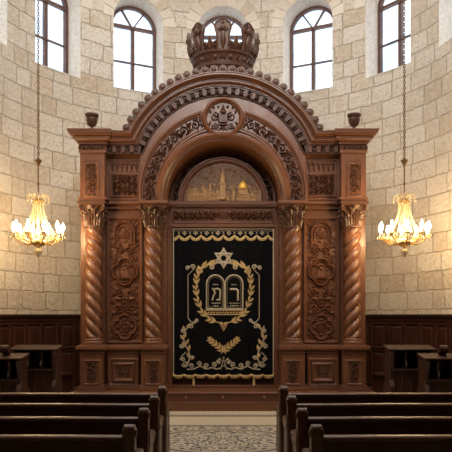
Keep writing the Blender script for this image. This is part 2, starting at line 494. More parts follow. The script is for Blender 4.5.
def outline(hw, sill, spr, n=20):
    return [(-hw, sill), (-hw, spr)] + [(-hw * cos(pi * i / n), spr + hw * sin(pi * i / n)) for i in range(1, n)] + [(hw, spr), (hw, sill)]
for i, b in enumerate(range(-3, 4)):
    sc = b * BAY
    M = lambda a, z, h, sc=sc: wallpos(sc + a, z, h)
    # splayed reveal
    rv = MB()
    oA = outline(HW, SILL, SPR); oB = outline(HW - .075, SILL + .05, SPR); oC = outline(HW - .075, SILL + .05, SPR)
    rv.grid([[M(a, z, 0) for a, z in oA], [M(a, z, -.36) for a, z in oB], [M(a, z, -.54) for a, z in oC]], closed_u=True)
    win = rv.build('window_%d' % (i + 1), PLASTER, smooth=40); structure(win)
    # ring of arch stones, 1 cm proud of the wall
    vs = MB(); nst = 11
    for k in range(nst):
        a0, a1 = pi * k / nst + .012, pi * (k + 1) / nst - .012
        ro = HW + .30 + .03 * ((k * 7) % 3 - 1)
        rows = []
        for j in range(4):
            t = a0 + (a1 - a0) * j / 3
            rows.append([(HW + .004, t), (ro, t)])
        pf = [M(-r * cos(t), SPR + r * sin(t), .012) for rr in rows for r, t in rr]
        pb = [M(-r * cos(t), SPR + r * sin(t), -.05) for rr in rows for r, t in rr]
        fc = []
        for j in range(3): fc.append((2 * j, 2 * j + 1, 2 * j + 3, 2 * j + 2))
        ring = [0, 2, 4, 6, 7, 5, 3, 1]
        for q in range(8): fc.append((ring[q], ring[(q + 1) % 8], 8 + ring[(q + 1) % 8], 8 + ring[q]))
        vs.add(pf + pb, fc)
    vs.build('arch_stones', VOUSS, win, smooth=0)
    fr = MB(); ihw = HW - .075
    path = outline(ihw - .03, SILL + .08, SPR)
    bar = lambda w, d: [(-w, -d), (-w, d), (w, d), (w, -d)]
    Mf = lambda a, z, h, M=M: M(a, z, -.41 + h)
    fr.sweep(path, bar(.035, .05), Mf, closed=True, close_prof=True)
    fr.sweep([(0, SILL + .06), (0, SPR + .02)], bar(.035, .045), Mf, close_prof=True)
    fr.sweep([(-ihw, SPR), (ihw, SPR)], bar(.035, .045), Mf, close_prof=True)
    fr.sweep([(-ihw, SILL + .76), (ihw, SILL + .76)], bar(.016, .03), Mf, close_prof=True)
    for a in (58, 122):
        fr.sweep([(0, SPR), ((ihw - .02) * cos(radians(a)), SPR + (ihw - .02) * sin(radians(a)))], bar(.016, .03), Mf, close_prof=True)
    fr.build('window_frame', FRAMEW, win, smooth=0)
    gl = MB()
    op = outline(ihw - .03, SILL + .08, SPR)
    gl.prism(op, Mf, -.006, .0)
    gl.build('window_pane', GLASS, win, smooth=0)

room = [(-R0 - .02, -2.02), (-R0 - .02, ZC)] + [((R0 + .02) * sin(radians(a)), ZC + (R0 + .02) * cos(radians(a))) for a in range(-87, 88, 3)] + [(R0 + .02, ZC), (R0 + .02, -2.02)]
fl = MB(); fl.prism(room, lambda x, y, h: (x, y, h), -.2, 0)
structure(fl.build('floor', FLOORM, smooth=0))
cl = MB(); cl.prism(room, lambda x, y, h: (x, y, h), WT, WT + .2)
structure(cl.build('ceiling', PLASTER, smooth=0))
bw = MB(); bw.add([(-R0, -2, 0), (R0, -2, 0), (R0, -2, WT), (-R0, -2, WT)], [(0, 1, 2, 3)])
structure(bw.build('wall_back', WAINW, smooth=0))

# wainscot around apse and nave
WZ = 1.765
wn = MB()
def wall_band(mb, prof, s0, s1, n):
    rows = []
    for i in range(n + 1):
        s = s0 + (s1 - s0) * i / n
        rows.append([wallpos(s, z, h) for h, z in prof])
    mb.grid(rows, closed_u=False)
SEND = R0 * pi / 2 + 11.5
def wsteps(): return
lim = R0 * pi / 2
for s0, s1, n in ((-SEND, -lim, 10), (-lim, lim, 72), (lim, SEND, 10)):
    wall_band(wn, [(.001, 0), (.06, 0), (.06, .16), (.045, .19), (.03, .2), (.03, WZ - .16), (.05, WZ - .14), (.05, WZ - .09), (.075, WZ - .075), (.11, WZ - .03), (.11, WZ), (.001, WZ)], s0, s1, n)
structure(wn.build('trim_1', WAINW, smooth=30))
wp = MB()
st = radians(5.9) * R0
npan = int(SEND / st)
for k in range(-npan, npan):
    a, c = k * st + .045, (k + 1) * st - .045
    for z0, z1 in ((.28, .98), (1.06, 1.56)):
        M = lambda u, z, h: wallpos(u, z, .03 + h)
        wp.sweep(rect_path(a, c, z0, z1), [(.03, 0), (.022, .03), (.0, .03), (-.018, .012), (-.02, 0)], M, closed=True)
        # raised field with chamfer
        e, g = .045, .075
        rows = [[M(u, z, h) for u, z in rect_path(a + q, c - q, z0 + q, z1 - q)] for q, h in ((e, 0), (g, .02))]
        o_ = wp.grid(rows, closed_u=True); wp.f.append(tuple(o_ + 4 + j for j in range(4)))
structure(wp.build('trim_2', WAINW, smooth=30))

# =================================================================== ARK
AX, AY, AZ = 0.0, 13.0, .346
ark = thing('torah_ark', (AX, AY, AZ), 'monumental brown carved wooden ark with twisted columns, arched cornice and crown on top', 'ark')
PLAT_Y = 12.23
# platform with two-tier riser: its own thing
plat = thing('ark_platform', (0, 13, 0), 'low wooden platform with brass studs that the carved ark stands on', 'platform')
m = MB(); m.box(-2.76, 2.76, PLAT_Y + .03, 14.1, 0, .305); m.build('platform_body', ARK, plat, bevel=.006)
m = MB(); m.box(-2.79, 2.79, PLAT_Y - .02, 14.1, .305, .346); m.build('tread', ARK, plat, bevel=.01)
m = MB(); m.box(-2.77, 2.77, PLAT_Y - .015, PLAT_Y + .03, .0, .155); m.box(-2.78, 2.78, PLAT_Y - .022, PLAT_Y + .03, .148, .163); m.build('riser_board', ARK, plat, bevel=.005)
for kx in (-37, 0, 41):
    k = MB(); X, Z = pxz(223 + kx, 397, PLAT_Y)
    k.lathe([(.001, 0), (.018, .0), (.022, .008), (.012, .02), (.012, .03), (.02, .036), (.015, .05), (.001, .053)], n=12)
    k.v = [(X + y, PLAT_Y + .03 - z, Z + x) for x, y, z in k.v]
    o = k.build('stud', BRASS, plat); o['label'] = 'brass stud'

def both(builder, name, mat, parent=None, **kw):
    """build a left-hand part and its mirror image, return both"""
    mb = builder()
    return [mb.build(name, mat, parent, **kw), mb.mirrored().build(name, mat, parent, **kw)]

# ---- body behind everything
m = MB()
D = 13.2
ol = [pxz(80, 391, 12.85), pxz(80, 140, 12.85), pxz(141, 140, 12.85)]
cxz = pxz(223, 180, 12.5); k12 = 12.5 / F
arcp = arc_pts(0, cxz[1], 97 * k12, 157, 23, 30)
ol = [ol[0], ol[1]] + arcp + [(-ol[1][0], ol[1][1]), (-ol[0][0], ol[0][1])]
ol[0] = (ol[0][0], AZ); ol[-1] = (ol[-1][0], AZ)
m.prism(ol, front(0), -13.2, -14.0)
m.build('ark_body', ARK, ark, smooth=30)
def side_wall():
    m = MB()
    x0 = pxz(80.5, 200, 12.88)[0]; x1 = pxz(166, 200, 12.88)[0]
    m.box(x0, x1, 12.9, 13.22, AZ, pxz(0, 140, 12.88)[1]); return m
both(side_wall, 'bay_wall', ARK, ark)

# ---- pedestals (outer, inner project; middle recessed)
def pedestal(a, b, df, db, cap, top=346, bot=391):
    m = MB()
    zt = pxz(0, top, df)[1]; xm0 = pxz(a, 0, df)[0]; xm1 = pxz(b, 0, df)[0]
    z0 = AZ
    m.box(xm0, xm1, df, db, z0, zt - .03)
    # stepped plinth and cap mouldings on 3 sides
    def course(e, za, zb): m.box(xm0 - e, xm1 + e, df - e, db, za, zb)
    course(.05, z0, z0 + .045); course(.035, z0 + .045, z0 + .08); course(.018, z0 + .08, z0 + .105)
    course(.02, zt - .135, zt - .115); course(cap * .6, zt - .085, zt - .06); course(cap, zt - .06, zt - .012); course(cap * .7, zt - .012, zt + .012)
    return m
def carved_vertical(a, b, t, bt, d, hh=.022):
    """narrow upright carved panel in a moulded frame; returns (frame MB, carving MB)"""
    x0, z1 = pxz(a, t, d); x1, z0 = pxz(b, bt, d)
    fr, cv = MB(), MB(); M = front(d)
    moulded_frame(fr, x0, x1, z0, z1, .045, .028, M)
    xc, zc = (x0 + x1) / 2, (z0 + z1) / 2; H = z1 - z0; W = x1 - x0
    MM = lambda u, v, h: M(xc + v, z0 + u, h)
    n = max(3, round(H / W * .95))
    rinceau(cv, H, W * .98, n, MM, 0, hh, W * .06)
    return fr, cv
PED = [((80, 103), 12.40, 12.92, .075, (85.5, 98), (362, 383)), ((141, 164.5), 12.40, 12.92, .055, (147, 159), (362, 383))]
for (ab, df, db, cap, pa, pv) in PED:
    mb = pedestal(*ab, df, db, cap)
    fr, cv = carved_vertical(*pa, *pv, df)
    mb.add(fr.v, fr.f)
    for mm, cc in ((mb, cv), (mb.mirrored(), cv.mirrored())):
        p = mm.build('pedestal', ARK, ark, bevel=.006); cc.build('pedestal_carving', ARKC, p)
def mid_ped():
    m = pedestal(107, 139, 12.62, 12.92, .07)
    d = 12.62
    for (a, b, t, bt, w, hh) in ((111, 135.5, 361, 383, .06, .03), (116, 131, 366, 378.5, .07, .05)):
        x0, z1 = pxz(a, t, d); x1, z0 = pxz(b, bt, d)
        moulded_frame(m, x0, x1, z0, z1, w, hh, front(d))
    return m
def mid_ped_carve():
    m = MB(); d = 12.62; x0, z1 = pxz(116.5, 366.5, d); x1, z0 = pxz(130.5, 378, d)
    M = front(d); xc, zc = (x0 + x1) / 2, (z0 + z1) / 2; W, H = x1 - x0, z1 - z0
    for sx in (-1, 1):
        for sz in (-1, 1):
            m.ridge(spiral(xc + sx * W * .25, zc + sz * H * .2, W * .2, .01, (pi if sx > 0 else 0), 1.2 * sx * sz), .010, .02, M)
            m.leaf((xc, zc), atan2(sz * H, sx * W), W * .5, .05, .02, M)
    m.dome((xc, zc), .035, .035, .03, M)
    return m
mp = both(mid_ped, 'pedestal', ARK, ark, bevel=.006)
mc = mid_ped_carve()
for p, c in zip(mp, (mc, mc.mirrored())): c.build('pedestal_carving', ARKC, p)

# ---- twisted columns
CD = 12.62
def acanthus(mb, c, ang, r0, z0, H, wid, curl):
    rows = []
    n = 6
    for i in range(n + 1):
        t = i / n
        r = r0 + .03 * t + curl * (t ** 3); z = z0 + H * (t - .28 * max(0, t - .75) * 4 * max(0, t - .75) * 4)
        wv = wid * (1 - .75 * t ** 2.2) * (.75 + .5 * sin(pi * min(1, t * 1.1)))
        row = []
        for q in (-1, -.5, 0, .5, 1):
            rr = r - .02 * abs(q) + (.012 if q == 0 else 0)
            a = ang + q * wv / 2 / r
            row.append((c[0] + rr * cos(a), c[1] + rr * sin(a), z))
        rows.append(row)
    mb.grid(rows)
def column(px, half_abacus, hand):
    X = pxz(px, 0, CD)[0]; r = .158
    zb = pxz(0, 345.5, CD)[1]; z0 = pxz(0, 337, CD)[1]; z1 = pxz(0, 228, CD)[1]; zt = pxz(0, 206, CD)[1]
    sh = MB(); n, mz = 40, 150
    rows = []
    for j in range(mz + 1):
        z = z0 + (z1 - z0) * j / mz
        row = []
        for k in range(n):
            a = 2 * pi * k / n
            ph = 3 * (a - hand * (z - z0) / .675 * 2 * pi)
            w = abs(cos(ph / 2))
            rr = r * (.62 + .42 * sqrt(w))
            row.append((X + rr * cos(a), CD + rr * sin(a), z))
        rows.append(row)
    sh.grid(rows, closed_u=True)
    bs = MB()
    bs.box(X - .195, X + .195, CD - .195, CD + .195, zb - .005, zb + .05)
    bs.lathe([(.185, .05), (.195, .065), (.185, .085), (.165, .09), (.16, .10), (.175, .115), (.165, .135), (.15, .14), (.15, z0 - zb + .005)], (X, CD, zb), 32)
    cp = MB()
    H = zt - z1
    cp.lathe([(.15, -.02), (.175, -.01), (.175, .015), (.155, .02), (.155, H * .4), (.17, H * .7), (.215, H)], (X, CD, z1), 32)
    for i in range(12):
        a = 2 * pi * i / 12 + pi / 12
        acanthus(cp, (X, CD), a, .160, z1 + .015, H * .38, .085, .05)
        acanthus(cp, (X, CD), a + pi / 12, .165, z1 + .03, H * .62, .085, .065)
        acanthus(cp, (X, CD), a, .170, z1 + .06, H * .80, .07, .075)
        cp.ball((X + .205 * cos(a), CD + .205 * sin(a), z1 + H * .40), .016, .016, .02, 6, 4)
        cp.ball((X + .232 * cos(a + pi / 12), CD + .232 * sin(a + pi / 12), z1 + H * .64), .018, .018, .022, 6, 4)
    for sx in (-1, 1):
        for sy in (-1, 1):
            pts = [(X + sx * (.12 + .09 * t), CD + sy * (.12 + .09 * t), z1 + H * (.55 + .38 * t)) for t in (0, .35, .7, 1)]
            cx_, cy_, cz_ = X + sx * .195, CD + sy * .195, zt - .065
            for i in range(12):
                an = pi / 2 - 2 * pi * 1.25 * i / 11; rr = .055 * (1 - i / 13)
                pts.append((cx_ + sx * rr * cos(an) * .7, cy_ + sy * rr * cos(an) * .7, cz_ + rr * sin(an)))
            cp.tube(pts, [.022] * 4 + [.022 - .0008 * i for i in range(12)], 6)
    for i in range(4):
        a = pi / 2 * i
        cp.ball((X + .225 * cos(a), CD + .225 * sin(a), zt - .045), .04, .04, .04, 8, 5)
    ab = half_abacus
    cp.box(X - ab * .9, X + ab * .9, CD - ab * .9, CD + ab * .9, zt - .015, zt + .02)
    cp.box(X - ab, X + ab, CD - ab, CD + ab, zt + .02, zt + .055)
    return sh, bs, cp
for px, ab in ((94, .262), (153.5, .272)):
    sh, bs, cp = column(px, ab, -1)
    for f in (lambda q: q, lambda q: q.mirrored()):
        c = f(sh).build('twisted_column', ARK, ark, smooth=60)
        f(cp).build('capital', ARKC, c, smooth=30); f(bs).build('column_base', ARK, c, smooth=40)
# pilasters behind the columns
def pil(a, b):
    def g():
        m = MB(); d = 12.82
        x0, z1 = pxz(a, 205, d); x1, z0 = pxz(b, 347, d)
        m.box(x0, x1, d, 12.95, z0, z1 + .03)
        return m
    return g
both(pil(81.5, 105), 'pilaster', ARK, ark, bevel=.008); both(pil(144.5, 166), 'pilaster', ARK, ark, bevel=.008)

# ---- tall carved side panels
PD = 12.88
def side_frame():
    m = MB(); x0, z1 = pxz(110.5, 220.5, PD); x1, z0 = pxz(139.5, 340, PD)
    moulded_frame(m, x0, x1, z0, z1, .075, .05, front(PD))
    m.box(x0 - .02, x1 + .02, PD, PD + .05, z0 - .02, z1 + .02)
    m.box(x0 - .09, x1 + .09, PD - .12, PD + .04, z0 - .115, z0 - .075)
    m.box(x0 - .09, x1 + .09, PD - .09, PD + .04, z0 - .15, z0 - .115)
    return m
def side_carving():
    m = MB(); M = front(PD); s = PD / F
    def C(x, y): return pxz(x, y, PD)
    def lin(pts, w=1.0, hh=.03, closed=False): m.ridge([C(x, y) for x, y in pts], w * s * 1.15, hh * 1.8, M, 0, closed)
    def dm(x, y, rx, ry, hh=.03, rot=0): m.dome(C(x, y), rx * s, ry * s, hh * 1.8, M, 0, rot)
    def lf(x, y, a, L, W, hh=.028): m.leaf(C(x, y), a, L * s * 1.1, W * s * 1.2, hh * 1.8, M)
    xc = 125
    # arched niche with a little crowned vase
    lin([(115, 244), (115, 233)] + [(xc + 10 * cos(radians(a)), 233 - 10.5 * sin(radians(a))) for a in range(170, 9, -10)] + [(135, 233), (135, 244)], 1.1, .035)
    lin([(118, 241), (118, 234)] + [(xc + 7 * cos(radians(a)), 234 - 7.5 * sin(radians(a))) for a in range(165, 14, -15)] + [(132, 234), (132, 241)], .6, .022)
    for a, L in ((90, 7), (38, 6), (142, 6), (-25, 5), (205, 5)): lf(xc, 236, radians(a), L, 3.2)
    dm(xc, 237, 1.8, 1.8, .04); dm(xc, 241.5, 3, 1.3)
    # scrolls under the niche
    for sg in (-1, 1):
        S = lambda cx, cy, r0, r1, a0, t: [(xc + sg * (cx - xc + (r0 + (r1 - r0) * i / 18) * cos(a0 + 2 * pi * t * i / 18)), cy - (r0 + (r1 - r0) * i / 18) * sin(a0 + 2 * pi * t * i / 18)) for i in range(19)]
        lin(S(130, 251, 4.4, .8, pi, -1.5), .85); dm(xc + sg * 5, 251, 1.2, 1.2)
        lf(xc + sg * 9, 249, pi / 2 - sg * .4, 6, 3); lf(xc + sg * 10, 255, -pi / 2 + sg * .3, 5, 2.6); lf(xc + sg * 2, 246, pi / 2 - sg * 1.2, 6, 2.2)
        lf(xc + sg * 10.5, 262, pi / 2 - sg * .1, 5, 2.6)
        # hearts / volutes below the quatrefoil
        lin(S(130, 293, 4.2, .8, pi / 2, -1.5), .85)
        dm(xc + sg * 6.8, 298.5, 3.4, 2.4, .035, sg * .3)
        lf(xc + sg * 11, 290, -pi / 2 + sg * .1, 6, 2.8); lf(xc + sg * 11.5, 304, pi / 2, 5, 2.4)
        lin(S(132, 308, 3.6, .7, -pi / 2, 1.4), .8); dm(xc + sg * 10.5, 312.5, 2.2, 2.2, .04)
        lin(S(129, 314.5, 3.2, .6, pi, -1.4), .7)
        lf(xc + sg * 11, 318, -pi / 2, 5, 2.6); lf(xc + sg * 10.5, 338, pi / 2 + sg * .2, 6, 2.6); lf(xc + sg * 6, 338.5, pi / 2 - sg * 1.0, 5, 2.2)
        lf(xc, 287, pi / 2 - sg * 1.1, 8, 2.6); lf(xc, 311, pi / 2 - sg * .9, 6, 2.4)
    rn = random.Random(3)
    for i in range(84):                                  # low foliage filling the ground
        y = 222.5 + 117 * (i + .5) / 84
        for sg in (-1, 1):
            x = rn.uniform(2, 12.5)
            lf(xc + sg * x, y, (pi / 2 - sg * rn.uniform(.3, 1.4)) * rn.choice((-1, 1)), rn.uniform(3.8, 5.5), rn.uniform(1.7, 2.5), .019)
    def quatre(cx, cy, r, w, hh):
        pts = []
        for i in range(48):
            a = 2 * pi * i / 48; rr = r * (.80 + .27 * abs(cos(2 * a)) ** .6)
            pts.append((cx + rr * cos(a), cy - rr * 1.05 * sin(a)))
        lin(pts, w, hh, True)
    quatre(xc, 272, 11.8, 1.15, .038); quatre(xc, 272, 9.2, .6, .022)
    m.box(*[q for q in (C(121.3, 0)[0], C(128.7, 0)[0])], PD - .045, PD, C(0, 277)[1], C(0, 269)[1])
    dm(xc, 268.5, 3.6, 2.2, .045); dm(xc, 265.3, 1.3, 1.5, .05); dm(xc - 2.6, 266.4, 1, 1.2, .04); dm(xc + 2.6, 266.4, 1, 1.2, .04)
    lin([(119.5, 278.3), (130.5, 278.3)], .9, .035)
    for q in range(4): lin([(121.6 + q * 2.3, 279), (121.6 + q * 2.3, 281.5)], .6, .02)
    # rosettes
    def ros(cx, cy, r, n=8):
        lin([(cx + r * cos(2 * pi * i / 20), cy - r * sin(2 * pi * i / 20)) for i in range(20)], .7, .03, True)
        for i in range(n): lf(cx, cy, 2 * pi * i / n, r * .85, r * .55)
        dm(cx, cy, r * .26, r * .26, .04)
    ros(xc, 302.5, 4.0); quatre(xc, 327, 10.8, 1.1, .036); ros(xc, 327, 4.4)
    for a in range(4): dm(xc + 7.2 * cos(a * pi / 2), 327 - 7.2 * sin(a * pi / 2), 1.7, 1.7, .03)
    return m
sp = both(side_frame, 'side_panel', ARK, ark); sc_ = side_carving()
for p, c in zip(sp, (sc_, sc_.mirrored())): c.build('panel_carving', ARK, p, smooth=50)

# ---- architrave above the capitals (y 198-206)
def architrave():
    m = MB()
    def course(a, b, t, bt, df): m.boxp(a, b, t, bt, df, 13.0)
    course(106, 140, 203, 209, 12.78); course(105, 142, 200.5, 204, 12.70); course(106, 142, 197.5, 201, 12.74)
    course(79, 104, 199, 202, 12.40); course(137.5, 167.5, 200, 203.2, 12.34); course(139, 166, 203, 206.5, 12.40); 
    course(106, 142, 209, 219, 12.85)
    return m
both(architrave, 'architrave', ARK, ark, bevel=.006)

# ---- upper pilasters above the outer columns
UD = 12.42
fr, cv = carved_vertical(86.5, 97, 164.5, 195, UD)
def upil():
    m = MB(); m.boxp(80, 104.5, 143, 200, UD, 13.0)
    m.boxp(78.5, 106, 149.5, 152.5, UD - .03, 13.0); m.boxp(78, 106.5, 197, 199.5, UD - .02, 13.0)
    m.add(fr.v, fr.f); return m
up = both(upil, 'upper_pilaster', ARK, ark, bevel=.005)
for p, c in zip(up, (cv, cv.mirrored())): c.build('pilaster_carving', ARKC, p)

# ---- middle upper panels
MD = 12.66
def midp():
    m = MB(); m.boxp(104, 142, 150, 200, MD + .03, 13.0)
    x0, z1 = pxz(112, 175.5, MD); x1, z0 = pxz(137, 194.5, MD)
    moulded_frame(m, x0, x1, z0, z1, .05, .035, front(MD + .03), 0)
    x0, z1 = pxz(109.5, 161, MD); x1, z0 = pxz(139.5, 171.5, MD)
    moulded_frame(m, x0, x1, z0, z1, .03, .02, front(MD + .03), 0)
    m.boxp(105, 142, 154, 157, MD - .02, 12.9)
    return m
def midcarve():
    m = MB(); M = front(MD + .03)
    x0, z1 = pxz(112, 175.5, MD); x1, z0 = pxz(137, 194.5, MD)
    xc, zc = (x0 + x1) / 2, (z0 + z1) / 2; W, H = x1 - x0, z1 - z0
    for i in range(5):
        for j in range(4):
            cx, cz = x0 + W * (i + .5) / 5, z0 + H * (j + .5) / 4
            sg = 1 if (i + j) % 2 else -1
            m.ridge(spiral(cx, cz, .046, .012, pi / 2 * (i % 4), 1.2 * sg, 14), .0085, .055, M)
            m.leaf((cx, cz), i * 1.3 + j * 2.1, .065, .018, .05, M)
    m.ridge(arc_pts(xc, zc, .11, 0, 350, 20), .012, .03, M, closed=True); m.dome((xc, zc), .035, .035, .034, M)
    # hanging drops
    for i in range(6):
        x = 112.5 + i * 4.8
        for j, (r, y) in enumerate(((1.8, 163.3), (1.5, 165.8), (1.1, 168), (.7, 169.8))):
            X, Z = pxz(x, y, MD); m.dome((X, Z), r * .0188, r * .0188 * .85, .055, M, n=8)
        if i < 5:
            X, Z = pxz(x + 2.4, 163.2, MD); m.ridge(arc_pts(X, Z + .02, .042, 200, 340, 6), .009, .02, M)
    return m
mp = both(midp, 'upper_panel', ARK, ark, bevel=.004); mc = midcarve()
for p, c in zip(mp, (mc, mc.mirrored())): c.build('panel_carving', ARK, p)

# ---- outer block cornices (129-150) with dentils
def block_cornice():
    m = MB(); d = UD
    x0 = pxz(80, 0, d)[0]; x1 = pxz(105.5, 0, d)[0]; z = lambda y: pxz(0, y, d)[1]
    prof = [(.0, z(150)), (.0, z(144)), (.035, z(143.6)), (.035, z(142.4)), (.015, z(142.2)), (.02, z(141.4)), (.05, z(140.4)), (.075, z(139)), (.08, z(138.6)), (.10, z(138.4)), (.10, z(136.2)), (.085, z(136)), (.10, z(135.2)), (.14, z(134)), (.165, z(132.6)), (.165, z(132.2)), (.185, z(132)), (.185, z(129.6)), (.2, z(129.4)), (.2, z(128.4)), (.19, z(128.2))]
    prof = [(e, EYE + (q - EYE) * (d - e) / d) for e, q in prof]; zt_ = prof[-1][1]
    rows = [[(x0 - e, 13.25, q), (x0 - e, d - e, q), (x1 + min(e, .13), d - e, q), (x1 + min(e, .13), 13.0, q)] for e, q in prof]
    m.grid(rows)
    o = len(m.v); e = .19
    m.add([(x0 - e, 13.25, zt_), (x0 - e, d - e, zt_), (x1 + .13, d - e, zt_), (x1 + .13, 13.25, zt_)], [(0, 1, 2, 3)])
    return m
def block_dentil():
    m = MB(); d = UD; x0 = pxz(80, 0, d)[0]; x1 = pxz(105.5, 0, d)[0]
    zc = pxz(0, 147, d)[1]; n = 6
    m.box(x0 - .01, x1 + .01, d - .012, 12.9, zc - .065, zc - .052)
    for i in range(n):
        x = x0 + (x1 - x0) * (i + .5) / n
        m.ball((x, d, zc - .005), .026, .045, .052, 8, 6)
        if i < n - 1: m.box(x + .031, x + .045, d - .03, d + .02, zc - .04, zc + .045)
    for i in range(5):
        m.ball((x0, d + .04 + i * .085, zc - .005), .045, .026, .052, 8, 6)
    return m
bc = both(block_cornice, 'pilaster_cornice', ARK, ark, smooth=28)
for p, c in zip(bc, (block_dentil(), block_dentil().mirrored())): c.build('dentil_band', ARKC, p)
# ---- urn finials on the block cornices
def urn():
    m = MB(); X = pxz(92, 0, 12.5)[0]; Z = EYE + (HY - 128.2) * 12.23 / F - .005
    m.box(X - .075, X + .075, 12.5 - .075, 12.5 + .075, Z - .04, Z + .012)
    m.lathe([(.075, .01), (.06, .03), (.032, .05), (.032, .08), (.06, .10), (.085, .14), (.10, .19), (.095, .21), (.115, .225), (.128, .25), (.12, .268), (.085, .268), (.08, .23)], (X, 12.5, Z), 20)
    m.v = [(x, y, Z + (z - Z) * 1.28) for x, y, z in m.v]
    for i in range(10):
        a = 2 * pi * i / 10
        m.tube([(X + r * cos(a), 12.5 + r * sin(a), Z + z * 1.28) for r, z in ((.06, .10), (.087, .14), (.102, .185), (.098, .208))], .012, 5)
    return m
both(urn, 'urn_finial', ARKC, ark)

# ---- arched cornice, swept along straight - arc - straight
AD = 12.58                                   # plane of the frieze ground under the cornice
kk = AD / F
cz = pxz(0, 180, AD)[1]
rr = 93 * kk
zl = pxz(0, 145, AD)[1]
dz = zl - cz; a_l = 180 - math.degrees(math.asin(dz / rr))
NA = 64
ap = arc_pts(0, cz, rr, a_l, 180 - a_l, NA); ap = ap[:1] + ap[4:-4] + ap[-1:]
cpath = [(pxz(104, 0, AD)[0], zl)] + ap + [(-pxz(104, 0, AD)[0], zl)]
q = kk
CORN = [(n_ * q * (.62 if n_ > 0 else 1), h_) for n_, h_ in ((-1, -.45), (-1, .05), (.3, .05), (.3, .085), (1.7, .085), (1.7, .055), (2.4, .055), (2.7, .10), (3.7, .135), (4.3, .14), (4.3, .17), (7.0, .17), (7.0, .195), (7.8, .195), (7.8, .16), (8.6, .16), (9.2, .185), (10.6, .205), (11.8, .245), (12.2, .26), (12.2, .29), (15.0, .29), (15.0, .31), (16.3, .31), (16.3, -.45))]
m = MB(); m.sweep(cpath, CORN, front(AD), close_prof=True)
cor = m.build('arched_cornice', ARK, ark, smooth=28)
# dentil / egg band r 84..93
m = MB()
m.sweep(cpath, [(-9.5 * q, -.3), (-9.5 * q, .03), (-8.2 * q, .035), (-8.2 * q, .0), (-1 * q, .0), (-1 * q, -.3)], front(AD), close_prof=True)
L = 0; segs = []
for a, b in zip(cpath, cpath[1:]):
    d = math.dist(a, b); segs.append((L, d, a, b)); L += d
def along(s):
    for s0, d, a, b in segs:
        if s <= s0 + d + 1e-9:
            t = (s - s0) / d; p = (a[0] + (b[0] - a[0]) * t, a[1] + (b[1] - a[1]) * t)
            u = ((b[0] - a[0]) / d, (b[1] - a[1]) / d); return p, u, (-u[1], u[0])
    return cpath[-1], (1, 0), (0, 1)
nd = 66
for i in range(nd):
    p, u, nv = along(L * (i + .5) / nd)
    c = (p[0] - nv[0] * 5.2 * q, p[1] - nv[1] * 5.2 * q)
    Mx = lambda a, b, h, c=c, u=u, nv=nv: (c[0] + u[0] * a + nv[0] * b, AD - h, c[1] + u[1] * a + nv[1] * b)
    if i % 2 == 0:
        m.prism([(-.036, -2.6 * q), (-.036, 3.4 * q), (.036, 3.4 * q), (.036, -2.6 * q)], Mx, -.02, .075)
        m.prism([(-.02, -3.4 * q), (-.02, -2.5 * q), (.02, -2.5 * q), (.02, -3.4 * q)], Mx, -.02, .05)
    else:
        m.dome((0, .6 * q), .034, 2.7 * q, .05, Mx)
m.build('dentil_band', ARKC, cor)
# scallops on the rim
m = MB()
r2 = rr + 10.1 * q
ns = 27
for i in range(ns):
    a = radians(153 - (153 - 27) * i / (ns - 1))
    c = (r2 * cos(a), cz + r2 * sin(a))
    pts = arc_pts(0, 0, .078, -50, 230, 10)
    Mx = lambda x, z, h, c=c, a=a: (c[0] + x * sin(a) + (z + .055) * cos(a), AD - h, c[1] - x * cos(a) + (z + .055) * sin(a))
    m.prism(pts, Mx, .14, .26)
    m.dome((0, 0), .05, .05, .03, Mx, .26)
m.build('rim_scallops', ARKC, cor, smooth=30)

# ---- arch block: frieze ground with the opening, soffit
ci = pxz(0, 198.5, AD)[1]; ri = 56.5 * kk; zs = pxz(0, 204, AD)[1]
def arch_path(r, c, zbot, n=48, k=1.0): return [(-r, zbot)] + arc_pts(0, c, r, 180, 0, n) + [(r, zbot)]
m = MB()
cb = pxz(0, 193, AD)[1]
inner = arch_path(ri + .03, ci, zs, 60)
outer = []
for x, z in inner:
    if z <= ci + 1e-6 and abs(x) > ri - .01: outer.append((math.copysign(82.5 * kk, x), z)); continue
    dx, dz_ = x, z - ci; l = math.hypot(dx, dz_); dx /= l; dz_ /= l
    t = 0
    while t < 4:
        X, Z = dx * t, ci + dz_ * t
        if math.hypot(X, Z - cz) > 88 * kk or abs(X) > 82.5 * kk: break
        t += .004
    outer.append((dx * t, ci + dz_ * t))
for h0, h1 in ((0, -.35),):
    rows = [[(x, AD - h1, z) for x, z in inner], [(x, AD - h0, z) for x, z in inner], [(x, AD - h0, z) for x, z in outer], [(x, AD - h1, z) for x, z in outer]]
    m.grid(rows, closed_v=True)
ab = m.build('arch_block', ARK, ark, smooth=30)
# archivolt moulding r 53..65
m = MB()
AV = [(0 * q, -.6), (0 * q, .02), (.7 * q, .05), (1.6 * q, .06), (2.2 * q, .05), (3 * q, .055), (4.5 * q, .10), (6.5 * q, .12), (8.5 * q, .10), (9.2 * q, .07), (10.2 * q, .065), (11 * q, .03), (11 * q, -.05)]
m.sweep(arch_path(ri, ci, zs), AV, front(AD), close_prof=True)
m.build('archivolt', ARK, ark, smooth=40)
m = MB()      # beading along the archivolt's inner lip
pth = arch_path(ri + 1.4 * q, ci, zs, 110)
for x, z in pth[1::1]: m.ball((x, AD - .062, z), .012, .012, .012, 6, 4)
m.build('bead_moulding', ARKC, ark)
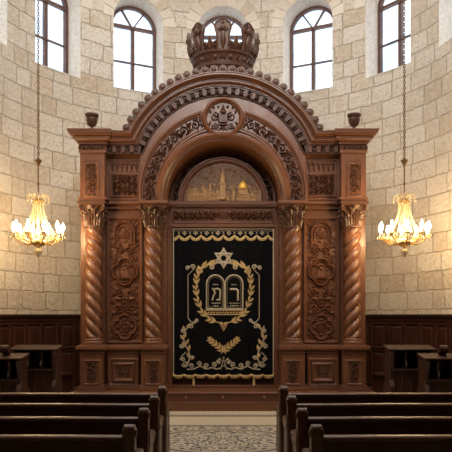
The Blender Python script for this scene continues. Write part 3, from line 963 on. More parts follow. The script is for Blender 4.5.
# spandrel mouldings: inner edge r 66, outer edge r 81..86, ends against the medallion
MED = pxz(222.8, 118.5, AD); MR = 20.3 * kk
a_end = 108.0
for sgn in (1, -1):
    m = MB()
    def side(r, c, a1): return [(-r, zs)] + arc_pts(0, c, r, 180, a1, 28)
    p_in = side(66.5 * kk, cb, 106); p_out = side(80.5 * kk, cb, 107)
    loop = p_in + p_out[::-1]
    m.sweep(loop[::-1], [(-.9 * q, 0), (-.6 * q, .028), (.2 * q, .032), (.9 * q, .02), (1.6 * q, .05), (3.2 * q, .055), (3.8 * q, .03), (4.0 * q, 0)], front(AD), closed=True)
    # carving inside
    cv = MB(); Rm = 73.5 * kk
    Ls = (cb - zs); La = Rm * radians(73); Lt = Ls + La
    def Mp(u, v, h):
        if u < Ls: return (-Rm + v * -1, AD - h, zs + u)
        a = pi - (u - Ls) / Rm
        return ((Rm + v) * cos(a), AD - h, cb + (Rm + v) * sin(a))
    rinceau(cv, Lt - .03, 12.2 * kk, 8, lambda u, v, h: Mp(u + .02, v, h), 0, .035, .015)
    if sgn == -1: m = m.mirrored(); cv = cv.mirrored()
    p = m.build('spandrel_panel', ARK, ark, smooth=40); cv.build('spandrel_carving', ARKC, p, smooth=50)

# ---- medallion
m = MB(); M = front(AD)
m.sweep(arc_pts(0, MED[1], MR, 360, 0, 48)[:-1], [(0 * q, -.02), (0 * q, .08), (-1 * q, .115), (-2.4 * q, .125), (-3.3 * q, .10), (-3.6 * q, .06), (-4.2 * q, .05), (-4.4 * q, .0)], M, closed=True)
m.prism(arc_pts(0, MED[1], MR - .02, 0, 352, 44), M, -.02, .012)
med = m.build('medallion', ARK, ark, smooth=40)
m = MB(); s = kk; zc = MED[1]; h0 = .012
def P(x, y): return (x * s, zc + y * s)
for sg in (-1, 1):
    m.ridge([(sg * s * (x), zc + s * y) for x, y in spiral(8.5, 1.5, 4.6, .8, pi / 2, 1.5)], .011, .035, M, h0)
    m.ridge([(sg * s * (x), zc + s * y) for x, y in spiral(7.5, -7.5, 3.6, .7, 0, -1.5)], .010, .03, M, h0)
    for x, y, a, L in ((8, 9, .8, 5), (12, 4, 1.3, 5), (12.5, -3, -1.2, 5), (4, 9.5, 1.2, 4), (3.5, -11, -1.0, 4.5), (10, -10, -.5, 3.5)):
        m.leaf((sg * x * s, zc + y * s), a if sg > 0 else pi - a, L * s, 2.6 * s, .035, M, h0)
    m.ridge([(sg * 4.5 * s, zc - 3 * s), (sg * 6 * s, zc + 2 * s), (sg * 4 * s, zc + 5 * s)], .012, .04, M, h0)
m.box(-3.6 * s, 3.6 * s, AD - .07, AD, zc - 4.5 * s, zc + 2.6 * s); m.dome((-1.8 * s, zc + 2.6 * s), 1.8 * s, 1.6 * s, .06, M, h0); m.dome((1.8 * s, zc + 2.6 * s), 1.8 * s, 1.6 * s, .06, M, h0)
m.dome(P(0, 6.5), 3.4 * s, 2.0 * s, .055, M, h0); m.dome(P(0, 9), 2.2 * s, 1.8 * s, .06, M, h0); m.dome(P(0, 11.5), 1.0 * s, 1.6 * s, .06, M, h0)
m.dome(P(0, -6.5), 4.5 * s, 1.5 * s, .05, M, h0)
for a in (-2.4, -.74, -1.57): m.leaf(P(0, -8), a, 5 * s, 2.6 * s, .04, M, h0)
m.build('medallion_carving', ARKC, med, smooth=50)

# ---- niche back: carved ring, half-round relief
ND = 13.08; kn = ND / F
zn = pxz(0, 202, ND)[1]
m = MB(); M = front(ND)
m.prism(arc_pts(0, zn, 53 * kn, 180, 0, 40), M, -.12, -.02)
m.sweep(arch_path(43.5 * kn, zn, zn - .01), [(-4.2 * kn, -.04), (-4.2 * kn, .02), (-3.4 * kn, .045), (-2.2 * kn, .05), (-1.6 * kn, .03), (-.8 * kn, .03), (0, .065), (1.0 * kn, .065), (1.2 * kn, -.02)], M, close_prof=True)
tym = m.build('tympanum', ARK, ark, smooth=40)
m = MB(); Rm = 48 * kn
rinceau(m, pi * Rm, 6.4 * kn, 22, lambda u, v, h: ((Rm + v) * cos(pi - u / Rm), ND + .02 - h, zn + (Rm + v) * sin(pi - u / Rm)), 0, .03, .010)
m.build('carved_ring', ARKC, tym, smooth=50)
# city in relief
rnd = random.Random(5)
m = MB(); g = MB(); B = ND + .02
def bld(mb, x0, x1, y0, y1, dep, roof=None):
    X0, Z1 = pxz(x0, y0, ND); X1, Z0 = pxz(x1, y1, ND); mb.box(X0, X1, B - dep, B + .01, Z0, Z1)
    if y1 - y0 > 3: mb.box(X0 - .006, X1 + .006, B - dep - .016, B + .01, Z1 - .018, Z1)
    if roof == 'dome':
        mb.ball(((X0 + X1) / 2, B - dep / 2, Z1), (X1 - X0) * .42, dep * .5, (X1 - X0) * .5, 10, 6)
    if roof == 'spire':
        xc = (X0 + X1) / 2; mb.lathe([((X1 - X0) * .5, 0), ((X1 - X0) * .12, (X1 - X0) * 1.5), (.002, (X1 - X0) * 2.2)], (xc, B - dep / 2, Z1), 6)
gp = MB(); gp.prism(arc_pts(0, zn, 40 * kn, 180, 0, 40), front(ND), -.03, -.012); gp.build('relief_ground', BRONZED2, tym)
for i in range(60):                                     # terraced trees on the hills
    x = 223 + rnd.uniform(-36, 36); e = sqrt(39 ** 2 - (x - 223) ** 2); y = 201 - rnd.uniform(.3, .92) * e
    m.leaf(pxz(x, y, ND), rnd.uniform(0, pi), rnd.uniform(3, 5) * kn, 1.7 * kn, .016, front(B - .005))
# hill ridges and clouds behind
for i in range(9):
    x = 187 + i * 9; m.dome(pxz(x, 186 + rnd.uniform(-2, 3) + abs(i - 4) * .8, ND), 6 * kn, 3 * kn, .014, front(B), 0, rnd.uniform(-.3, .3))
for i in range(12):
    a = radians(20 + i * 12.5); r = (33 if i % 2 else 29) * kn
    m.ridge(spiral(r * cos(a), zn + r * sin(a), 2.6 * kn, .5 * kn, a, 1.2 if i % 2 else -1.2, 12), .010, .014, front(B))
for i in range(34):
    x = 186 + i * 2.2 + rnd.uniform(-.5, .5)
    if 232 < x < 248: continue
    edge = sqrt(max(0, 39 ** 2 - (x - 223) ** 2))
    h = min(rnd.uniform(7, 14), edge * .8)
    bld(m, x, x + rnd.uniform(2, 4), 201.5 - h, 201.5, rnd.uniform(.02, .05), rnd.choice([None, None, None, 'dome', 'spire']) if h > 9 else None)
m.build('city_background', BRONZED, tym, smooth=30)
# gilded front rank: long ramparts, tower, domed building
for i in range(9): bld(g, 190 + i * 3.3, 192.8 + i * 3.3, 189.5 + (i * 5 % 4) * 1.3, 200, .05 + .025 * (i % 3))
for i in range(11): bld(g, 188.5 + i * 2.9, 190.5 + i * 2.9, 195.2 + (i % 2) * 1.4, 201.6, .11 + .02 * (i % 2))
bld(g, 219.6, 225.4, 184, 200, .10); bld(g, 220.4, 224.6, 177.5, 184, .08); bld(g, 221.2, 223.8, 173, 177, .055, 'spire')
bld(g, 209, 211.4, 184, 200, .055, 'dome'); bld(g, 202.5, 204, 186, 199, .05, 'spire')
bld(g, 232, 235, 190, 201, .06); bld(g, 236.5, 249.5, 194.2, 201, .07); bld(g, 238.5, 247.5, 188.5, 194.2, .07)
for i in range(6): bld(g, 226.5 + i * 5.2, 229.6 + i * 5.2, 196.5 + (i % 2), 201.6, .12)
bld(g, 251, 254, 191.5, 201, .06, 'dome')
o = g.build('gilded_city', GILTR, tym, smooth=30); o['label'] = 'rubbed gilt front rank of the carved city'
d_ = MB(); X, Z = pxz(243, 188.6, ND)
d_.lathe([(4.6 * kn, -.012), (4.75 * kn, 0), (4.6 * kn, .03), (4.0 * kn, .07), (2.8 * kn, .108), (1.2 * kn, .132), (.3 * kn, .142), (.22 * kn, .175), (.02 * kn, .18)], (X, B - .045, Z), 20)
d_.v = [(x, B - .045 + (y - B + .045) * .6, z) for x, y, z in d_.v]
o = d_.build('golden_dome', GILT, tym, smooth=50); o['label'] = 'small gilded dome in the relief'

# ---- lintel frieze under the tympanum
LD = 12.98
m = MB(); m.boxp(165.5, 280.5, 201, 206.5, LD - .03, 13.15); m.boxp(165.5, 280.5, 202.5, 204.5, LD - .055, 13.1)
m.boxp(165.5, 280.5, 206, 228, LD + .03, 13.15)
x0, z1 = pxz(174, 208.3, LD); x1, z0 = pxz(272, 221.8, LD)
moulded_frame(m, x0, x1, z0, z1, .03, .03, front(LD + .03))
m.boxp(166, 280, 223.6, 227, LD - .0, 13.15)
lin_ = m.build('lintel', ARK, ark, bevel=.004)
m = MB(); H = z1 - z0
for sg in (-1, 1):
    rinceau(m, (x1 - x0) / 2 - .10, H * .95, 6, lambda u, v, h, sg=sg: (sg * (.09 + u), LD + .03 - h, (z0 + z1) / 2 + v), 0, .045, .018)
for a in range(8): m.leaf((0, (z0 + z1) / 2), a * pi / 4, .11, .05, .04, front(LD + .03))
m.dome((0, (z0 + z1) / 2), .03, .03, .05, front(LD + .03))
m.build('lintel_carving', ARK, lin_, smooth=50)

# ---- door frame jambs with bead strings
def jamb():
    m = MB()
    m.boxp(160, 166.5, 203, 391, 12.90, 13.3)
    m.boxp(166, 169, 223, 391, 12.96, 13.3); m.boxp(168.8, 171.8, 223, 391, 13.0, 13.3)
    m.v = [(x, y, max(z, AZ)) for x, y, z in m.v]
    return m
def jamb_beads():
    m = MB(); X = pxz(167.5, 0, 12.96)[0]
    z = AZ + .1
    while z < pxz(0, 226, 12.96)[1]:
        m.ball((X, 12.958, z), .014, .012, .02, 6, 4); z += .055
    return m
jb = both(jamb, 'door_jamb', ARK, ark, bevel=.004)
for p, c in zip(jb, (jamb_beads(), jamb_beads().mirrored())): c.build('bead_moulding', ARKC, p)

# ---- doors behind the curtain
DDp = 13.16
for sg in (-1, 1):
    m = MB(); xa, xb = .006, 1.02
    zt, zb = pxz(0, 224, DDp)[1], AZ + .01
    m.box(xa, xb, DDp, DDp + .05, zb, zt)
    for z0, z1 in ((zb + .12, zb + 1.2), (zb + 1.35, zt - .12)):
        moulded_frame(m, xa + .12, xb - .12, z0, z1, .05, .02, front(DDp))
    if sg < 0: m = m.mirrored()
    m.build('door', PEWE, ark, smooth=30)
m = MB(); m.boxp(168, 278, 385.5, 391.5, 12.95, 13.3); m.v = [(x, y, max(z, AZ)) for x, y, z in m.v]
m.build('door_sill', ARK, ark, bevel=.006)

# ---- crown
KD = 13.0; kz = 6.2
crown = MB()
crown.lathe([(.44, 0), (.525, .0), (.53, .05), (.50, .07), (.50, .13), (.53, .19), (.555, .21), (.56, .235), (.54, .26), (.55, .33), (.575, .40), (.585, .42), (.615, .435), (.62, .46), (.60, .48), (.56, .48), (.51, .42), (.46, .2)], (0, KD, kz), 64, cap=False)
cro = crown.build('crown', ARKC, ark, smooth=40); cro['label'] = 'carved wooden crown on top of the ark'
m = MB()
for i in range(32):                        # gadroon leaves round the foot, gems and scrolls round the band
    a = 2 * pi * i / 32
    Mc = lambda u, v, h, a=a: ((.51 + h + v * .2) * cos(a + u / .51), KD + (.51 + h + v * .2) * sin(a + u / .51), kz + .12 + v)
    m.leaf((0, -.05), pi / 2, .13, .09, .035, Mc)
for i in range(24):
    a = 2 * pi * i / 24
    Mc = lambda u, v, h, a=a: ((.557 + h + v * .25) * cos(a + u / .56), KD + (.557 + h + v * .25) * sin(a + u / .56), kz + .345 + v)
    if i % 2: m.dome((0, 0), .045, .05, .035, Mc)
    else:
        m.ridge([(-.06, -.04), (-.03, .04), (.03, -.04), (.06, .04)], .012, .025, Mc); m.leaf((-.05, 0), 0, .1, .05, .03, Mc)
m.build('crown_band', ARKC, cro, smooth=50)
PT = [(-.12, 0), (-.105, .12), (-.10, .24), (-.115, .34), (-.135, .42), (-.14, .49), (-.12, .545), (-.08, .565), (-.06, .60), (-.03, .625), (0, .63), (.03, .625), (.06, .60), (.08, .565), (.12, .545), (.14, .49), (.135, .42), (.115, .34), (.10, .24), (.105, .12), (.12, 0)]
PT = [(u, v * .86) for u, v in PT]
def crown_r(v): return .575 + .21 * (v / .6) - .17 * (v / .6) ** 2.5 if v > 0 else .575
for i in range(8):
    a = -pi / 2 + 2 * pi * i / 8
    Mc = lambda u, v, h, a=a: ((crown_r(v) + h) * cos(a + u / .62), KD + (crown_r(v) + h) * sin(a + u / .62), kz + .46 + v)
    m = MB(); n = len(PT)
    m.prism(PT, Mc, -.03, .03)
    m.ridge([p for p in PT], .014, .025, Mc, .03)
    m.leaf((0, .02), pi / 2, .3, .10, .035, Mc, .03); m.dome((0, .38), .05, .055, .04, Mc, .03); m.leaf((0, .42), pi / 2, .11, .05, .03, Mc, .03)
    m.leaf((-.02, .31), pi * .8, .1, .05, .03, Mc, .03); m.leaf((.02, .31), pi * .2, .1, .05, .03, Mc, .03)
    m.build('crown_point', ARKC, cro, smooth=50)
for i in range(8):
    a = -pi / 2 + 2 * pi * (i + .5) / 8
    Mc = lambda u, v, h, a=a: ((crown_r(v) + h) * cos(a + u / .60), KD + (crown_r(v) + h) * sin(a + u / .60), kz + .46 + v)
    m = MB()
    m.prism([(-.16, 0), (-.15, .10), (-.12, .16), (-.07, .15), (-.05, .13), (-.03, .17), (0, .26), (.03, .17), (.05, .13), (.07, .15), (.12, .16), (.15, .10), (.16, 0)], Mc, -.025, .025)
    for sg in (-1, 1):
        m.ridge([(sg * x, y) for x, y in spiral(.10, .09, .055, .012, -pi / 2, 1.4, 14)], .013, .03, Mc, .02)
    m.leaf((0, .01), pi / 2, .18, .07, .03, Mc, .025)
    m.build('crown_scroll', ARKC, cro, smooth=50)

# =================================================================== CURTAIN
VD = 13.02; kv = VD / F
cx0, cz1 = pxz(172.3, 228, VD); cx1, cz0 = pxz(274.2, 376.5, VD)
def rip(X): return .012 * sin(X * 19) + .006 * sin(X * 43 + 1)
cur = thing('ark_curtain', (0, VD, cz0), 'black velvet curtain with gold embroidered tablets, wreath and fringe hanging in the ark doorway', 'curtain')
NX, NZ = 110, 12
m = MB()
rows = []
for j in range(NZ + 1):
    z = cz0 + (cz1 - cz0) * j / NZ
    rows.append([(cx0 + (cx1 - cx0) * i / NX, VD - rip(cx0 + (cx1 - cx0) * i / NX) * (1 - .6 * j / NZ), z) for i in range(NX + 1)])
rb = [[(x, y + .012, z) for x, y, z in r] for r in rows]
m.grid(rows); m.grid(rb)
m.grid([rows[0], rb[0]]); m.grid([rows[-1], rb[-1]])
m.grid([[r[0] for r in rows], [r[0] for r in rb]]); m.grid([[r[-1] for r in rows], [r[-1] for r in rb]])
m.build('velvet_cloth', VELVET, cur, smooth=60)
def MV(X, Z, h):
    t = min(1, max(0, (Z - cz0) / (cz1 - cz0)))
    return (X, VD - rip(X) * (1 - .6 * t) - h, Z)
def V(x, y): return pxz(x, y, VD)
TH = .008
class Emb(MB):
    def line(s, pts, w=.45, hh=TH, closed=False):
        q = []
        for (xa, ya), (xb, yb) in zip(pts, pts[1:] + (pts[:1] if closed else [])):
            n = max(1, int(abs(xb - xa) / 1.6))
            q += [(xa + (xb - xa) * k / n, ya + (yb - ya) * k / n) for k in range(n)]
        if not closed: q.append(pts[-1])
        s.ridge([V(x, y) for x, y in q], w * kv, hh, MV, .001, closed)
    def lf(s, x, y, a, L, W): s.leaf(V(x, y), a, L * kv, W * kv, TH * 1.2, MV, .001)
    def dm(s, x, y, rx, ry=None, rot=0): s.dome(V(x, y), rx * kv, (ry or rx) * kv, TH * 1.3, MV, .001, rot, 8)
XC = 223.6
def mir(x): return 2 * XC - x
# borders
m = Emb(); m.line([(173.4, 376), (173.4, 229), (273.4, 229), (273.4, 376)], .55)
m.line([(173.4, 231.0), (273.4, 231.0)], .25)
m.build('gold_edging', PALET, cur)
# valance: scalloped gold braid and rosettes
m = Emb(); top = []; bot = []
NSC = 9; W_ = (273.4 - 173.4) / NSC
for i in range(NSC * 12 + 1):
    u = i / 12; ph = u % 1
    x = 173.4 + u * W_
    yb = 236.6 + 4.6 * sqrt(max(0, 1 - (2 * ((u + .5) % 1) - 1) ** 2)) * .95
    yt = 234.6 + 4.0 * (1 - abs(2 * ((u + .5) % 1) - 1))**.9
    top.append((x, yt)); bot.append((x, max(yb, yt + 1.2)))
rowsv = [[MV(*V(x, y), .004) for x, y in top], [MV(*V(x, (y + y2) / 2), .013) for (x, y), (_, y2) in zip(top, bot)], [MV(*V(x, y), .004) for x, y in bot]]
m.grid(rowsv)
m.build('scalloped_valance', GOLDT, cur)
m = Emb()
for i in range(NSC):
    x = 173.4 + i * W_ + W_ * .0
    if i > 0: 
        for a in range(4): m.dm(x + 1.5 * cos(a * pi / 2), 233.2 - 1.5 * sin(a * pi / 2), .9)
        m.dm(x, 233.2, .8)
    xx = x + W_ / 2; m.dm(xx, 232.6, .6, .8); m.dm(xx - .8, 233.4, .45); m.dm(xx + .8, 233.4, .45)
m.build('valance_rosettes', PALET, cur)
# star
m = Emb(); sx, sy, sr = XC, 258.2, 9.0
for off in (90, 270):
    tri = [(sx + sr * cos(radians(off + 120 * k)), sy - sr * sin(radians(off + 120 * k))) for k in range(3)]
    m.line(tri, 1.0, .011, True)
m.line([(sx + 3.3 * cos(2 * pi * k / 16), sy - 3.3 * sin(2 * pi * k / 16)) for k in range(16)], .55, TH, True)
for k in range(6): m.dm(sx + 5.6 * cos(pi / 3 * k), sy - 5.6 * sin(pi / 3 * k), 1.1)
m.build('star_emblem', PALET, cur)
# tablets
m = Emb()
for a, b in ((206.6, 224.2), (225.2, 242.8)):
    r = (b - a) / 2; c = (a + b) / 2
    for ins, w in ((0, .72), (1.9, .18)):
        m.line([(a + ins, 309 - ins), (a + ins, 284)] + [(c - (r - ins) * cos(pi * k / 12), 284 - (r - ins) * 1.02 * sin(pi * k / 12)) for k in range(1, 12)] + [(b - ins, 284), (b - ins, 309 - ins)], w, .009, True)
m.build('tablets', PALET, cur)
m = Emb()
m.line([(206, 310.2), (243.4, 310.2)], .5); m.line([(206, 314.6), (243.4, 314.6)], .5)
for i in range(13): m.lf(207 + i * 2.85, 313.8, .7, 3.6, 1.6)
m.build('tablet_base', GOLDT, cur)
# letters
m = Emb()
def stroke(pts, w): m.line(pts, w, .01)
stroke([(214.2, 289.2), (217.3, 288.6), (219.8, 289.6), (220.2, 292), (219.9, 299.8), (216.4, 299.8)], .85)   # mem
stroke([(212.2, 288.2), (214.0, 290.6), (215.2, 293), (213.4, 296), (212.4, 300.2)], .8)
stroke([(230.4, 289.2), (236.2, 289.2), (237.8, 290.6), (238.0, 300.6)], .95)                                     # resh
stroke([(230.3, 288.0), (230.6, 290)], .6)
for x0, x1, y in ((213.2, 218.6, 284.6), (211.6, 220.6, 303.2), (213.6, 218.6, 305.8), (231.4, 236.8, 284.6), (229.2, 239.6, 303.2), (230.2, 239, 305.6)):
    k = x0
    while k < x1: m.line([(k, y), (min(k + 1.2, x1), y)], .5, .008); k += 1.7
m.build('tablet_lettering', PALET, cur)
# wreath
m = Emb()
for sg in (1, -1):
    X = (lambda x: x) if sg > 0 else mir
    stem = [(211, 263.5), (204, 266), (199, 271), (196.5, 279), (196, 290), (198, 302), (203, 313), (211, 320), (221, 323.5)]
    m.line([(X(x), y) for x, y in stem], .5)
    pts = []
    for (xa, ya), (xb, yb) in zip(stem, stem[1:]):
        for t in (0, .5): pts.append((xa + (xb - xa) * t, ya + (yb - ya) * t, atan2(-(yb - ya), xb - xa)))
    for i, (x, y, a) in enumerate(pts):
        aa = a + pi                          # leaves point up and back along the stem
        for off in (.45, -.45):
            an = aa + off
            if i < 4: an = a + pi + off * .8
            if sg < 0: an = pi - an
            m.lf(X(x), y, an, 7.4 if i % 2 else 6.2, 2.3)
    m.dm(X(199.5), 268.5, 2.0); m.dm(X(201.5), 271.5, 1.5); m.dm(X(197.6), 272, 1.5)
for r in range(4):
    for c in range(4 - r): m.dm(XC - (3 - r) * .95 + c * 1.9, 325 + r * 1.75, .85)
m.lf(XC, 324, pi * .9, 5, 2.6); m.lf(XC, 324, pi * .1, 5, 2.6)
m.build('laurel_wreath', GOLDT, cur)
# crossed palms
m = Emb()
for sg in (1, -1):
    X = (lambda x: x) if sg > 0 else mir
    st_ = [(226.2, 353.5), (221, 348.5), (215, 344), (210.5, 340)]
    m.line([(X(x), y) for x, y in st_], .5)
    for i in range(5):
        t = i / 4 * 2.3 + .5; k = min(int(t), 2); f = min(1, t - k)
        x = st_[k][0] + (st_[k + 1][0] - st_[k][0]) * f; y = st_[k][1] + (st_[k + 1][1] - st_[k][1]) * f
        for off in (.62, -.62):
            an = radians(140) + off
            if sg < 0: an = pi - an
            m.lf(X(x), y, an, 6.8 - .4 * i, 2.1)
    an = radians(135); an = an if sg > 0 else pi - an
    m.lf(X(211), 340.4, an, 5, 2.2)
m.build('crossed_palms', GOLDT, cur)
# scroll border
m = Emb()
for sg in (1, -1):
    X = (lambda x: x) if sg > 0 else mir
    def L_(pts, w=.5): m.line([(X(x), y) for x, y in pts], w * 1.2)
    def S_(cx, cy, r0, r1, a0, t, w=.5): L_([(x, 2 * cy - y) for x, y in spiral(cx, cy, r0, r1, a0, t, 16)], w)
    L_([(188, 318), (188, 275), (194, 269)], .35)                 # straight side line
    S_(187.5, 268, 2.2, .5, 0, 1.3); S_(193, 267, 2.6, .6, pi, -1.3); S_(211.6, 267, 2.6, .6, pi / 2, -1.4)
    L_([(188, 318), (190.5, 321.5), (194, 322.5)], .45); S_(191.5, 326, 2.4, .5, pi / 2, 1.4); S_(196.5, 320.2, 1.8, .5, pi, 1.3)
    L_([(196, 322), (190, 325), (185.5, 330), (183.2, 337), (184.5, 344), (188.2, 350), (190, 357), (188, 363), (184, 366.5)], .6)
    S_(182.8, 331, 2.0, .5, 0, 1.4); S_(181.6, 346, 2.2, .5, 0, -1.4)
    L_([(186, 352), (182, 356), (180.5, 360)], .45); S_(182.6, 359.5, 2.3, .5, pi, -1.4)
    S_(185, 364, 3.4, .6, pi, 1.5); S_(192, 358, 2.3, .5, 0, 1.4); S_(191.5, 366, 2.6, .5, pi, -1.4)
    L_([(187, 369.5), (194, 369), (200, 366), (206, 369.3), (212, 367.5), (216, 369.3), (221, 368)], .5)
    S_(199, 363.5, 2.6, .5, -pi / 2, 1.4); S_(206.5, 365.6, 2.7, .5, -pi / 2, -1.4); S_(214, 364.5, 2.6, .5, -pi / 2, 1.4)
    L_([(216, 362), (219.5, 358.5), (222, 361)], .45); S_(219, 362.2, 1.8, .4, pi / 2, 1.2)
m.line([(XC - 3, 369.5), (XC, 359.5), (XC + 3, 369.5)], .45); m.line([(XC - 1.8, 366), (XC + 1.8, 366)], .35); m.dm(XC, 357.5, 1.0)
m.build('scroll_border', PALET, cur)
m = Emb()
for sg in (1, -1):
    X = (lambda x: x) if sg > 0 else mir
    for x, y, a, L in ((184.5, 333, 100, 7), (183.4, 339, 70, 7), (184, 340, 125, 6), (185.4, 345, 60, 6.5), (186, 347, 130, 6), (188.6, 351, 80, 6), (189.6, 358, 120, 5), (186.5, 329, 60, 6)):
        an = radians(a); an = an if sg > 0 else pi - an
        m.lf(X(x), y, an, L * 1.1, 3.1)
m.build('acanthus_embroidery', GOLDT, cur)
# scalloped gold fringe
m = MB(); NF = 9
top, bot = [], []
for i in range(NF * 12 + 1):
    u = i / 12; x = 172.6 + (274 - 172.6) * u / NF
    dip = sqrt(max(0, 1 - (2 * (u % 1) - 1) ** 2))
    top.append((x, 373.4 + 1.6 * dip)); bot.append((x, 375.6 + 3.0 * dip))
rowsf = [[MV(*V(x, y), .006) for x, y in top], [MV(*V(x, (y + y2) / 2), .02) for (x, y), (_, y2) in zip(top, bot)], [MV(*V(x, y), .004) for x, y in bot]]
m.grid(rowsf); m.grid([[ (x, VD + .02, z) for x, y, z in rowsf[2]], rowsf[2]])
m.build('gold_fringe', GOLDT, cur, smooth=50)
for x in (193.6, 254.0):
    m = MB(); X, Z = V(x, 377.5); Y = VD - .03
    m.tube([(X, Y, Z + .03), (X, Y, Z - .03)], .008, 6)
    m.lathe([(.004, 0), (.022, -.012), (.026, -.028), (.018, -.044), (.024, -.055), (.030, -.10), (.036, -.165), (.032, -.17), (.002, -.17)], (X, Y, Z - .02), 14)
    m.build('tassel', GOLDT, cur)

# =================================================================== RUG
m = MB()
m.box(-RUG_HX, RUG_HX, RUG_Y0, RUG_Y1, 0.001, .014)
rug = m.build('patterned_rug', RUGM, loc=(0, (RUG_Y0 + RUG_Y1) / 2, 0), smooth=0)
tag(rug, 'cream and blue arabesque rug on the floor in the aisle before the ark', 'rug')

# =================================================================== PEWS
PEW_L = 3.15; AIS = .665
pew = thing('pew', (0, 0, 0), 'x', 'pew', 'rows of wooden pews')
h = PEW_L / 2 - .06
m = MB(); m.box(-h, h, 0, .03, .12, .82)
for i in range(6):
    x = -h + 2 * h * (i + .5) / 6
    m.box(x - .03, x + .03, -.012, .0, .16, .80) if i in (2,) else None
m.build('backrest', PEWW, pew, bevel=.004)
m = MB()
prof = [(.045, .815), (.045, .838), (.03, .853), (.0, .857), (-.03, .853), (-.042, .843), (-.042, .828), (-.03, .818), (-.01, .81), (.03, .81)]
m.grid([[(x, y, z) for y, z in prof] for x in (-h, h)], closed_u=True)
m.f.append(tuple(range(len(prof)))); m.f.append(tuple(range(len(prof), 2 * len(prof))))
m.build('top_rail', RAILW, pew, smooth=50)
m = MB(); m.box(-h, h, .03, .46, .415, .45); m.build('seat', PEWW, pew, bevel=.01)
m = MB(); m.box(-h, h, -.02, .0, .10, .2); m.build('base_board', PEWW, pew, bevel=.006)
EP = [(-.06, 0), (-.06, .86)] + [(.0 + .062 * cos(radians(a)), .872 + .065 * sin(radians(a))) for a in range(170, -21, -19)] + [(.068, .80), (.085, .74), (.115, .69), (.16, .655), (.22, .64), (.36, .64), (.44, .645), (.49, .66), (.53, .65), (.545, .61), (.53, .57), (.49, .55), (.45, .53), (.43, .48), (.43, .40), (.45, .25), (.475, .10), (.50, .06), (.50, 0)]
for sg in (-1, 1):
    m = MB(); xe = sg * (PEW_L / 2 - .03)
    m.prism(EP, lambda y, z, hh, xe=xe: (xe + hh, y, z), -.043, .043)
    o = m.build('end_panel', PEWE, pew, smooth=35, bevel=.012)
    t = MB()
    for fx in (-1, 1):
        Ms = lambda y, z, hh, xe=xe, fx=fx: (xe + fx * (.043 + hh), y, z)
        t.ridge([(.0, .12), (.0, .72), (.05, .62), (.1, .58), (.38, .57), (.36, .40), (.40, .12)], .010, .008, Ms, 0, True)
        t.dome((0, .872), .04, .04, .014, Ms)
        t.dome((.49, .605), .03, .03, .012, Ms)
    t.build('end_moulding', PEWE, o)
ROWS = [(7.71, 'first row, nearest the ark'), (6.80, 'second row from the ark'), (5.90, 'third row from the ark'), (5.00, 'fourth row, furthest from the ark')]
first = True
for sd, nm in ((-1, 'left'), (1, 'right')):
    for d, rw in ROWS:
        o = pew if first else copy_tree(pew)
        first = False
        o.location = (sd * (AIS + PEW_L / 2), d, 0)
        o['label'] = 'dark wooden pew in the %s block, %s' % (nm, rw)

# =================================================================== SIDE STALLS
def stall(top, wd):
    t = thing('prayer_stall', (0, 0, 0), 'x', 'stall', 'prayer stalls beside the ark')
    w = wd / 2
    m = MB(); m.box(-w + .05, w - .05, 0, .035, .06, top - .36); m.box(-w + .05, w - .05, .28, .30, .06, top - .03)
    n = 4
    for i in range(n + 1):
        x = -w + .07 + (2 * w - .14) * i / n
        m.box(x - .022, x + .022, -.018, 0, .06, top - .36)
    m.build('front_panel', STALLW, t, bevel=.004)
    m = MB()
    pr = [(-.10, top - .035), (-.10, top - .01), (.32, top + .045), (.34, top + .03), (.34, top + .0)]
    m.grid([[(x, y, z) for y, z in pr] for x in (-w - .03, w + .03)], closed_u=True)
    m.f.append(tuple(range(5))); m.f.append(tuple(range(5, 10)))
    m.build('desk_top', STALLW, t, smooth=0, bevel=.006)
    ep = [(-.04, 0), (-.04, .35), (-.09, .45), (-.12, .55), (-.09, .62), (-.04, .66), (-.03, .8), (-.07, .88), (-.11, .96), (-.09, top - .05), (.30, top - .0), (.30, .62), (.40, .55), (.42, .45), (.36, .38), (.36, 0)]
    for sg in (-1, 1):
        e = MB(); e.prism(ep, lambda y, z, hh, sg=sg: (sg * (w - .03) + hh, y, z), -.035, .035)
        o = e.build('side_end', STALLW, t, smooth=35, bevel=.01)
    m = MB(); m.box(-w + .05, w - .05, -.05, .30, top - .38, top - .345); m.box(-w + .05, w - .05, .03, .34, .42, .45)
    m.build('shelf', STALLW, t, bevel=.006)
    for x in (-.10, .12):
        m = MB(); m.prism([(-.05, top - .34), (-.085, top - .28), (-.04, top - .22), (.0, top - .17), (-.03, top - .10), (-.075, top - .06), (.28, top - .03), (.28, top - .34)], lambda y, z, hh, x=x: (x + hh, y, z), -.014, .014)
        m.build('scroll_bracket', STALLW, t, smooth=35)
    if wd < .7:                                          # rolled volute on the bookrest of the lower stall
        m = MB()
        vol = [(.16 + .0 * k, top + .0 + .02 * k) for k in range(3)] + [(x + .10, z) for x, z in spiral(0, top + .115, .062, .012, 0, 1.5, 20)]
        m.sweep(vol, [(-.016, -.06), (-.016, .06), (.016, .06), (.016, -.06)], lambda a, b, h: (h + .02, a, b), close_prof=True)
        m.lathe([(.004, -.07), (.055, -.065), (.06, .065), (.004, .07)], n=16)
        k = len(m.v) - 64
        m.v[k:] = [(.02 + z, .10 + x, top + .115 + y) for x, y, z in m.v[k:]]
        m.build('carved_scroll', STALLW, t)
    return t
for sd, nm in ((-1, 'left'), (1, 'right')):
    for idx, (X, d, top, wd) in enumerate(((3.17, 11.3, 1.19, .74), (3.46, 10.5, 1.09, .62))):
        s_ = stall(top, wd); s_.location = (sd * X, d, 0)
        if sd > 0: pass
        else:
            for ch in s_.children:
                if ch.name.startswith('carved_scroll'): pass
        s_['label'] = ('%s dark carved prayer stall to the %s of the ark' % (('taller, inner', 'lower, outer')[idx], nm))
